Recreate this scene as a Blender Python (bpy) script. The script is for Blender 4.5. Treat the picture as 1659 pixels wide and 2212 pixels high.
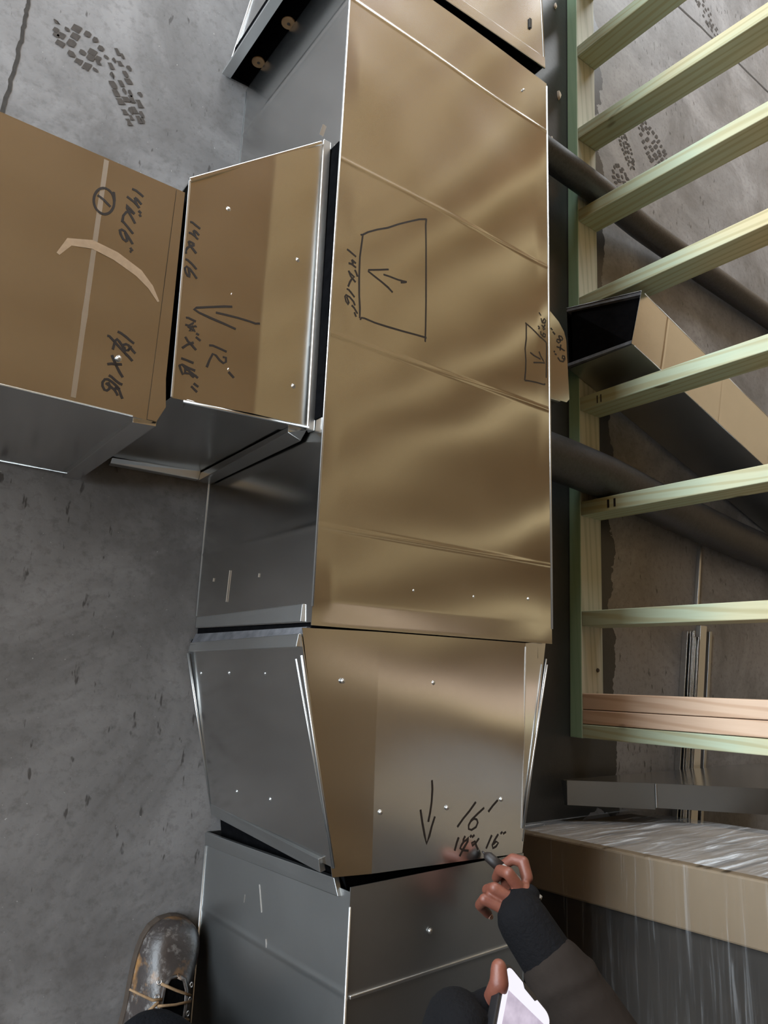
import bpy, bmesh, math, random
from mathutils import Vector, Matrix
from mathutils.noise import noise as pnoise

random.seed(7)
for o in list(bpy.data.objects):
    bpy.data.objects.remove(o)
scene = bpy.context.scene
COL = scene.collection

# ------------------------------------------------------------------ camera
cam_data = bpy.data.cameras.new('camera')
cam_data.sensor_fit = 'VERTICAL'
cam_data.sensor_height = 36.0
cam_data.lens = 1547.46 * 36.0 / 2212.0
cam_data.clip_start = 0.02
cam = bpy.data.objects.new('camera', cam_data)
COL.objects.link(cam)
_r = Vector((0.805, 0.040, 0.592)).normalized()
_f = Vector((0.572, 0.213, -0.792))
_f = (_f - _r * _f.dot(_r)).normalized()
_u = _r.cross(_f)
cam.matrix_world = Matrix(((_r.x, _u.x, -_f.x, -0.5044), (_r.y, _u.y, -_f.y, -0.0576), (_r.z, _u.z, -_f.z, 1.2751), (0, 0, 0, 1)))
scene.camera = cam
scene.cycles.caustics_reflective = False
scene.cycles.caustics_refractive = False
scene.cycles.adaptive_threshold = 0.05
scene.cycles.max_bounces = 5
scene.cycles.diffuse_bounces = 3
scene.cycles.glossy_bounces = 4
scene.cycles.transmission_bounces = 2
scene.cycles.transparent_max_bounces = 6

# ------------------------------------------------------------------ light
world = bpy.data.worlds.new('world')
scene.world = world
world.use_nodes = True
world.node_tree.nodes['Background'].inputs[0].default_value = (0.80, 0.90, 1.0, 1)
world.node_tree.nodes['Background'].inputs[1].default_value = 0.8

def area(name, loc, target, sx, sy, power, color):
    l = bpy.data.lights.new(name, 'AREA')
    l.shape = 'RECTANGLE'; l.size = sx; l.size_y = sy
    l.energy = power; l.color = color
    o = bpy.data.objects.new(name, l); COL.objects.link(o)
    o.location = loc
    d = Vector(target) - Vector(loc)
    o.rotation_euler = d.to_track_quat('-Z', 'Y').to_euler()
    return o
# daylight of the wide door opening on the left and of the opening at the far side
area('door_daylight', (-4.4, 2.1, 1.45), (0, 2.1, 1.30), 5.2, 2.5, 620, (0.80, 0.91, 1.0))
area('far_daylight', (1.6, 5.8, 1.6), (1.6, 0, 1.2), 5.0, 2.4, 400, (0.93, 0.97, 1.0))

vs = scene.view_settings
vs.view_transform = 'Standard'
vs.look = 'None'
vs.exposure = 0.02
vs.gamma = 1.0
vs.use_curve_mapping = False

# ------------------------------------------------------------------ helpers
ROOTLOC = {}

def tag(o, label=None, cat=None, group=None, kind=None):
    if label: o['label'] = label
    if cat: o['category'] = cat
    if group: o['group'] = group
    if kind: o['kind'] = kind
    return o

def thing(name, loc, label, cat, group=None):
    o = bpy.data.objects.new(name, None)
    o.empty_display_size = 0.05
    COL.objects.link(o)
    o.location = loc
    ROOTLOC[o] = Vector(loc)
    return tag(o, label, cat, group)

def mesh_obj(name, verts, faces, mat, parent=None, smooth=False, loc=None, bevel=0, label=None):
    """one mesh object; verts are given in world metres"""
    if parent is not None:
        base = ROOTLOC[parent]
    else:
        base = Vector(loc) if loc is not None else Vector((0, 0, 0))
    me = bpy.data.meshes.new(name)
    me.from_pydata([tuple(Vector(v) - base) for v in verts], [], faces)
    bm = bmesh.new(); bm.from_mesh(me)
    bmesh.ops.recalc_face_normals(bm, faces=bm.faces)
    bm.to_mesh(me); bm.free()
    me.update()
    if smooth:
        for p in me.polygons: p.use_smooth = True
    if mat: me.materials.append(mat)
    o = bpy.data.objects.new(name, me)
    COL.objects.link(o)
    if parent is not None:
        o.parent = parent
        ROOTLOC[o] = base
    else:
        o.location = base
        ROOTLOC[o] = base
    if bevel:
        m = o.modifiers.new('bevel', 'BEVEL'); m.width = bevel; m.segments = 2; m.limit_method = 'ANGLE'
    if label: o['label'] = label
    return o

class MB:
    def __init__(self): self.v = []; self.f = []
    def add(self, verts, faces):
        n = len(self.v); self.v += [Vector(q) for q in verts]; self.f += [tuple(i + n for i in fc) for fc in faces]
    def hexa(self, b, t):
        """b, t: 4 bottom and 4 top corners in the same winding"""
        self.add(list(b) + list(t), [(3, 2, 1, 0), (4, 5, 6, 7), (0, 1, 5, 4), (1, 2, 6, 5), (2, 3, 7, 6), (3, 0, 4, 7)])
    def box(self, x0, x1, y0, y1, z0, z1):
        self.hexa([(x0, y0, z0), (x1, y0, z0), (x1, y1, z0), (x0, y1, z0)], [(x0, y0, z1), (x1, y0, z1), (x1, y1, z1), (x0, y1, z1)])
    def bar(self, p, q, w, h, up=(0, 0, 1)):
        p = Vector(p); q = Vector(q); d = (q - p).normalized(); up = Vector(up)
        s = d.cross(up).normalized(); u = s.cross(d).normalized()
        a = s * (w / 2); b = u * (h / 2)
        self.hexa([p - a - b, p + a - b, q + a - b, q - a - b], [p - a + b, p + a + b, q + a + b, q - a + b])
    def tube(self, pts, r, n=12, caps=True):
        pts = [Vector(p) for p in pts]
        rs = r if isinstance(r, (list, tuple)) else [r] * len(pts)
        base = len(self.v); prev = None
        for i, p in enumerate(pts):
            a = pts[max(i - 1, 0)]; b = pts[min(i + 1, len(pts) - 1)]
            d = (b - a).normalized()
            if prev is None:
                s = d.orthogonal().normalized()
            else:
                s = (prev - d * prev.dot(d)).normalized()
            prev = s; t = d.cross(s)
            for k in range(n):
                an = 2 * math.pi * k / n
                self.v.append(p + (s * math.cos(an) + t * math.sin(an)) * rs[i])
        for i in range(len(pts) - 1):
            for k in range(n):
                k2 = (k + 1) % n
                self.f.append((base + i * n + k, base + i * n + k2, base + (i + 1) * n + k2, base + (i + 1) * n + k))
        if caps:
            self.f.append(tuple(base + k for k in reversed(range(n))))
            self.f.append(tuple(base + (len(pts) - 1) * n + k for k in range(n)))
    def disc(self, c, nrm, r, h, n=12):
        c = Vector(c); nrm = Vector(nrm).normalized()
        self.tube([c, c + nrm * h], [r, r * 0.75], n)
    def ring(self, c, nrm, R, r, n=14, m=6):
        c = Vector(c); nrm = Vector(nrm).normalized(); s = nrm.orthogonal().normalized(); t = nrm.cross(s)
        base = len(self.v)
        for i in range(n):
            a = 2 * math.pi * i / n; e = s * math.cos(a) + t * math.sin(a)
            for k in range(m):
                b = 2 * math.pi * k / m
                self.v.append(c + e * (R + r * math.cos(b)) + nrm * (r * math.sin(b)))
        for i in range(n):
            for k in range(m):
                self.f.append((base + i * m + k, base + ((i + 1) % n) * m + k, base + ((i + 1) % n) * m + (k + 1) % m, base + i * m + (k + 1) % m))
    def build(self, name, mat, parent=None, smooth=False, **kw):
        return mesh_obj(name, self.v, self.f, mat, parent, smooth, **kw)

def panel(name, A, B, Cc, D, nu, nv, mat, parent, disp=None, thick=0.0012, smooth=True):
    """sheet-metal panel A-B-C-D (u along A->B, v along A->D); disp(u, v, point) pushes it along its normal"""
    A, B, Cc, D = (Vector(q) for q in (A, B, Cc, D))
    n = (B - A).cross(D - A).normalized()
    vs_, fs = [], []
    for j in range(nv + 1):
        v = j / nv
        for i in range(nu + 1):
            u = i / nu
            p = (A * (1 - u) + B * u) * (1 - v) + (D * (1 - u) + Cc * u) * v
            if disp: p = p + n * disp(u, v, p)
            vs_.append(p)
    w = nu + 1
    for j in range(nv):
        for i in range(nu):
            fs.append((j * w + i, j * w + i + 1, (j + 1) * w + i + 1, (j + 1) * w + i))
    nf = len(fs)
    # back of the sheet and its cut edge, with vertices of their own so the front stays flat-shaded at the rim
    k0 = len(vs_)
    vs_ += [q - n * thick for q in vs_[:k0]]
    fs += [tuple(k0 + q for q in reversed(f)) for f in fs[:nf]]
    loop = [i for i in range(nu)] + [j * w + nu for j in range(nv)] + [nv * w + i for i in range(nu, 0, -1)] + [j * w for j in range(nv, 0, -1)]
    k1 = len(vs_); m_ = len(loop)
    vs_ += [vs_[q] for q in loop] + [vs_[q] - n * thick for q in loop]
    fs += [(k1 + (q + 1) % m_, k1 + q, k1 + m_ + q, k1 + m_ + (q + 1) % m_) for q in range(m_)]
    me = bpy.data.meshes.new(name)
    base = ROOTLOC[parent]
    me.from_pydata([tuple(q - base) for q in vs_], [], fs)
    for k, p in enumerate(me.polygons): p.use_smooth = smooth and k < 2 * nf
    me.materials.append(mat)
    o = bpy.data.objects.new(name, me); COL.objects.link(o); o.parent = parent
    ROOTLOC[o] = base
    return o

def ribbon(strokes, width, zfun):
    mb = MB()
    for st in strokes:
        pts = [Vector((x, y, 0)) for x, y in st]
        L, Rr = [], []
        for i, p in enumerate(pts):
            a = pts[max(i - 1, 0)]; b = pts[min(i + 1, len(pts) - 1)]
            d = b - a
            d = d.normalized() if d.length > 1e-9 else Vector((1, 0, 0))
            s = Vector((-d.y, d.x, 0)) * (width * (0.42 + 0.16 * abs(pnoise(p * 60))))
            for lst, q in ((L, p + s), (Rr, p - s)):
                lst.append(Vector((q.x, q.y, zfun(q.x, q.y))))
        n = len(pts)
        mb.add(L + Rr, [(i, i + 1, n + i + 1, n + i) for i in range(n - 1)])
    return mb

# ------------------------------------------------------------------ materials
def new_mat(name):
    m = bpy.data.materials.new(name); m.use_nodes = True
    nt = m.node_tree
    return m, nt, nt.nodes['Principled BSDF']

def N(nt, typ, **kw):
    n = nt.nodes.new(typ)
    for k, v in kw.items():
        if k.startswith('i_'):
            key = k[2:]
            key = int(key) if key.isdigit() else key.replace('_', ' ')
            n.inputs[key].default_value = v
        else:
            setattr(n, k, v)
    return n

def coords(nt, scale=(1, 1, 1), rot=(0, 0, 0), typ='Object'):
    tc = N(nt, 'ShaderNodeTexCoord')
    mp = N(nt, 'ShaderNodeMapping')
    mp.inputs['Scale'].default_value = scale
    mp.inputs['Rotation'].default_value = rot
    nt.links.new(tc.outputs[typ], mp.inputs['Vector'])
    return mp.outputs[0]

def ntex(nt, vec, scale, detail=4, rough=0.55, dist=0.0):
    n = N(nt, 'ShaderNodeTexNoise')
    n.inputs['Scale'].default_value = scale; n.inputs['Detail'].default_value = detail
    n.inputs['Roughness'].default_value = rough; n.inputs['Distortion'].default_value = dist
    nt.links.new(vec, n.inputs['Vector'])
    return n.outputs['Fac']

def ramp(nt, fac, stops):
    r = N(nt, 'ShaderNodeValToRGB')
    el = r.color_ramp.elements
    while len(el) < len(stops): el.new(0.5)
    for e, (p, c) in zip(el, stops):
        e.position = p
        e.color = (c, c, c, 1) if isinstance(c, (int, float)) else (*c, 1)
    nt.links.new(fac, r.inputs[0])
    return r.outputs[0]

def mix(nt, fac, a, b, blend='MIX'):
    m = N(nt, 'ShaderNodeMix', data_type='RGBA', blend_type=blend)
    for idx, val in ((0, fac), (6, a), (7, b)):
        if hasattr(val, 'links'): nt.links.new(val, m.inputs[idx])
        elif isinstance(val, (int, float)): m.inputs[idx].default_value = val
        else: m.inputs[idx].default_value = (*val, 1)
    return m.outputs[2]

def math_(nt, op, a, b=None, clamp=False):
    m = N(nt, 'ShaderNodeMath', operation=op, use_clamp=clamp)
    for i, v in enumerate((a, b)):
        if v is None: continue
        if hasattr(v, 'links'): nt.links.new(v, m.inputs[i])
        else: m.inputs[i].default_value = v
    return m.outputs[0]

def bump(nt, bsdf, h, strength=0.2, dist=0.002):
    b = N(nt, 'ShaderNodeBump'); b.inputs['Strength'].default_value = strength; b.inputs['Distance'].default_value = dist
    nt.links.new(h, b.inputs['Height']); nt.links.new(b.outputs[0], bsdf.inputs['Normal'])

def galv(name, col=(0.62, 0.62, 0.61), rough=0.185, spangle=0.02):
    m, nt, b = new_mat(name)
    v = coords(nt)
    b.inputs['Metallic'].default_value = 1.0
    haze = ntex(nt, v, 4.0, 3, 0.6)
    fine = ntex(nt, v, 120.0, 2, 0.6)
    c = mix(nt, ramp(nt, haze, [(0.3, 0.0), (0.75, 1.0)]), tuple(x * 0.92 for x in col), tuple(min(1, x * 1.05) for x in col))
    c = mix(nt, math_(nt, 'MULTIPLY', fine, 0.12), c, tuple(x * 0.7 for x in col))
    nt.links.new(c, b.inputs['Base Color'])
    r = math_(nt, 'ADD', math_(nt, 'MULTIPLY', haze, 0.07), rough - 0.035)
    r = math_(nt, 'ADD', r, math_(nt, 'MULTIPLY', fine, spangle))
    nt.links.new(r, b.inputs['Roughness'])
    return m

M_GALV = galv('galvanized_sheet')
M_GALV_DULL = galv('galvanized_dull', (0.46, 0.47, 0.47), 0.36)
M_EDGE = galv('galvanized_hem', (0.66, 0.67, 0.67), 0.34, 0.02)
M_GALV_DARK_REFL = galv('galvanized_dark_reflection', (0.27, 0.28, 0.285), 0.36)  # dark reflection on the wedge put into the metal colour

def plain(name, col, rough=0.6, metallic=0.0, nscale=20, var=0.25, bstr=0.0, spec=0.5):
    m, nt, b = new_mat(name)
    v = coords(nt)
    f = ntex(nt, v, nscale, 3, 0.6)
    c = mix(nt, f, tuple(x * (1 - var) for x in col), tuple(min(1, x * (1 + var)) for x in col))
    nt.links.new(c, b.inputs['Base Color'])
    b.inputs['Roughness'].default_value = rough
    b.inputs['Metallic'].default_value = metallic
    b.inputs['Specular IOR Level'].default_value = spec
    if bstr: bump(nt, b, ntex(nt, v, nscale * 4, 4, 0.6), bstr, 0.002)
    return m

M_INK = plain('black_marker_ink', (0.012, 0.008, 0.007), 0.55, var=0.1)
M_LINER = plain('black_duct_liner', (0.0045, 0.0045, 0.005), 0.95, nscale=60, var=0.5, bstr=0.3, spec=0.0)
M_GASKET = plain('dusty_gasket', (0.10, 0.10, 0.108), 0.9, nscale=40, var=0.8, bstr=0.3, spec=0.2)
M_DUST = plain('pale_dust', (0.36, 0.26, 0.17), 0.9, nscale=120, var=0.25)
M_MUD = plain('dried_mud', (0.075, 0.065, 0.058), 0.95, nscale=70, var=0.5)
M_JOINT = plain('floor_joint', (0.05, 0.045, 0.04), 0.95, nscale=50, var=0.6)
M_FOAM = plain('black_rubber_foam', (0.026, 0.026, 0.031), 0.40, nscale=110, var=0.95, bstr=0.4)
M_WASHER = plain('tan_washer', (0.42, 0.27, 0.14), 0.7)
M_CHIP = plain('pale_chip', (0.75, 0.68, 0.60), 0.8)
M_CARD = plain('brown_cardboard_shaded', (0.20, 0.145, 0.090), 0.7, nscale=9, var=0.12)  # carton darkened: shade cast by the worker is put into this colour
M_DARKBOX = plain('dark_wrapped_board', (0.034, 0.027, 0.021), 0.75, nscale=7, var=0.5)

def floor_material():
    m, nt, b = new_mat('concrete_floor')
    v = coords(nt)
    big = ntex(nt, v, 1.1, 4, 0.62, 0.4)
    mid = ntex(nt, v, 6.0, 4, 0.65, 0.3)
    fine = ntex(nt, v, 60.0, 3, 0.7)
    patch = ntex(nt, v, 2.6, 5, 0.68, 0.8)
    c = mix(nt, ramp(nt, big, [(0.32, 0.0), (0.68, 1.0)]), (0.150, 0.148, 0.150), (0.245, 0.245, 0.252))
    c = mix(nt, ramp(nt, patch, [(0.46, 0.0), (0.66, 0.8)]), c, (0.36, 0.36, 0.372))
    c = mix(nt, ramp(nt, patch, [(0.32, 0.55), (0.44, 0.0)]), c, (0.095, 0.090, 0.088))
    c = mix(nt, ramp(nt, mid, [(0.45, 0.0), (0.75, 0.35)]), c, (0.30, 0.30, 0.31))
    c = mix(nt, ramp(nt, fine, [(0.30, 0.40), (0.50, 0.0)]), c, (0.10, 0.096, 0.094))
    # dark scuffs dragged along the length of the room
    sv = coords(nt, (60, 17.0, 1), (0, 0, 0.10))
    sc = ramp(nt, math_(nt, 'ADD', ntex(nt, sv, 1.0, 3, 0.6), math_(nt, 'MULTIPLY', math_(nt, 'SUBTRACT', ntex(nt, v, 2.0, 3, 0.5), 0.5), 0.35)), [(0.66, 0.0), (0.71, 0.85)])
    c = mix(nt, sc, c, (0.062, 0.058, 0.057))
    sp = ramp(nt, ntex(nt, coords(nt, (1, 1, 1)), 150.0, 2, 0.5), [(0.74, 0.0), (0.77, 0.8)])
    c = mix(nt, sp, c, (0.55, 0.55, 0.55))
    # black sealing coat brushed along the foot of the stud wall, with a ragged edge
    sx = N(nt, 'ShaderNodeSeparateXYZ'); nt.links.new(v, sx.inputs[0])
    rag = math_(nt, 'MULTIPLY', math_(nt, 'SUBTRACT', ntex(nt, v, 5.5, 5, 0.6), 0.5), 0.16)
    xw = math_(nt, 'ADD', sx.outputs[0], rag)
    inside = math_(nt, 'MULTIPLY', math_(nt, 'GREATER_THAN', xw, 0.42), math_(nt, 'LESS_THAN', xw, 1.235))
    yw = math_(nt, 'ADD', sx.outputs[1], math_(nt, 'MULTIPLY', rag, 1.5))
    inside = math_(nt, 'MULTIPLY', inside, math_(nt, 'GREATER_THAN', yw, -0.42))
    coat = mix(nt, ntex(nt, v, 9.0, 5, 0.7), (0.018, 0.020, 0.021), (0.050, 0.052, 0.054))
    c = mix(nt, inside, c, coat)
    nt.links.new(c, b.inputs['Base Color'])
    r = math_(nt, 'ADD', math_(nt, 'MULTIPLY', big, 0.25), 0.42)
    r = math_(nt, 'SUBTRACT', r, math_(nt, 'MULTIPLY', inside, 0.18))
    nt.links.new(r, b.inputs['Roughness'])
    bump(nt, b, fine, 0.12, 0.003)
    return m
M_FLOOR = floor_material()

def wood(name, low, high, ring_col, zmix=None, axis='z', knots=True):
    m, nt, b = new_mat(name)
    sc = {'z': (1, 1, 0.05), 'y': (1, 0.05, 1), 'x': (0.05, 1, 1)}[axis]
    v = coords(nt, sc)
    w = N(nt, 'ShaderNodeTexWave', wave_type='BANDS', bands_direction='DIAGONAL')
    w.inputs['Scale'].default_value = 26.0; w.inputs['Distortion'].default_value = 7.0
    w.inputs['Detail'].default_value = 3.0; w.inputs['Detail Scale'].default_value = 0.7; w.inputs['Detail Roughness'].default_value = 0.55
    nt.links.new(v, w.inputs['Vector'])
    fib = ntex(nt, v, 160.0, 3, 0.6)
    base = low
    if zmix:
        v1 = coords(nt)
        sx = N(nt, 'ShaderNodeSeparateXYZ'); nt.links.new(v1, sx.inputs[0])
        h = math_(nt, 'ADD', sx.outputs[2], math_(nt, 'MULTIPLY', math_(nt, 'SUBTRACT', ntex(nt, coords(nt, (3, 6, 2)), 1.0, 3), 0.5), 0.9))
        mr = N(nt, 'ShaderNodeMapRange'); mr.inputs[1].default_value = zmix[0]; mr.inputs[2].default_value = zmix[1]
        nt.links.new(h, mr.inputs[0])
        base = mix(nt, mr.outputs[0], low, high)
    else:
        base = mix(nt, ntex(nt, coords(nt, (2, 2, 2)), 2.0, 3), low, high)
    c = mix(nt, ramp(nt, w.outputs['Fac'], [(0.55, 0.0), (0.95, 0.5)]), base, ring_col)
    c = mix(nt, math_(nt, 'MULTIPLY', fib, 0.30), c, ring_col)
    if knots:
        kn = ramp(nt, ntex(nt, coords(nt, (1, 1, 0.55)), 9.0, 2, 0.4), [(0.735, 0.0), (0.76, 0.85)])
        c = mix(nt, kn, c, tuple(x * 0.35 for x in ring_col))
    nt.links.new(c, b.inputs['Base Color'])
    b.inputs['Roughness'].default_value = 0.62
    return m
M_STUD = wood('treated_pine', (0.45, 0.52, 0.38), (0.72, 0.50, 0.25), (0.34, 0.28, 0.13), (0.35, 0.85), 'z')
M_PLATE = wood('treated_plate', (0.48, 0.50, 0.43), (0.58, 0.59, 0.52), (0.30, 0.33, 0.25), None, 'y')
_nt = M_PLATE.node_tree; _bs = _nt.nodes['Principled BSDF']; _src = _bs.inputs['Base Color'].links[0].from_socket
_tc = N(_nt, 'ShaderNodeTexCoord'); _sx = N(_nt, 'ShaderNodeSeparateXYZ'); _nt.links.new(_tc.outputs['Normal'], _sx.inputs[0])
_nt.links.new(mix(_nt, math_(_nt, 'MULTIPLY', math_(_nt, 'ABSOLUTE', _sx.outputs[0]), 0.75), _src, (0.24, 0.44, 0.27)), _bs.inputs['Base Color'])   # the narrow faces took more green preservative
M_SPRUCE = wood('pink_spruce', (0.62, 0.43, 0.31), (0.68, 0.50, 0.36), (0.42, 0.24, 0.14), None, 'z')
M_JOIST = wood('ceiling_joist', (0.50, 0.33, 0.16), (0.55, 0.37, 0.19), (0.30, 0.17, 0.07), None, 'x', False)
M_DECK = wood('ceiling_deck', (0.46, 0.29, 0.13), (0.54, 0.35, 0.17), (0.30, 0.17, 0.07), None, 'y', False)
M_WALL = plain('sheathing_wall', (0.42, 0.30, 0.17), 0.8, nscale=3, var=0.15)
M_BLOCK = plain('block_wall', (0.32, 0.31, 0.30), 0.85, nscale=5, var=0.2, bstr=0.1)

def film_material(name, scale, lo, hi):
    m, nt, b = new_mat(name)
    v = coords(nt, scale, (0.12, 0.12, 0))
    st = ntex(nt, v, 1.0, 5, 0.65, 0.5)
    b.inputs['Base Color'].default_value = (0.9, 0.92, 0.95, 1)
    b.inputs['Roughness'].default_value = 0.14
    b.inputs['Specular IOR Level'].default_value = 0.9
    nt.links.new(ramp(nt, st, [(0.46, lo), (0.58, lo * 2 + 0.015), (0.66, hi)] if hi > 0.5 else [(0.50, lo), (0.58, lo * 2 + 0.006), (0.66, hi * 1.6)]), b.inputs['Alpha'])
    bump(nt, b, st, 0.9 if hi > 0.5 else 0.35, 0.008)
    return m
M_FILM = film_material('stretch_film', (50, 2.2, 70), 0.004, 0.05)
M_FILM_END = film_material('stretch_film_bunched', (5.0, 40, 70), 0.12, 1.0)

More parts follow.
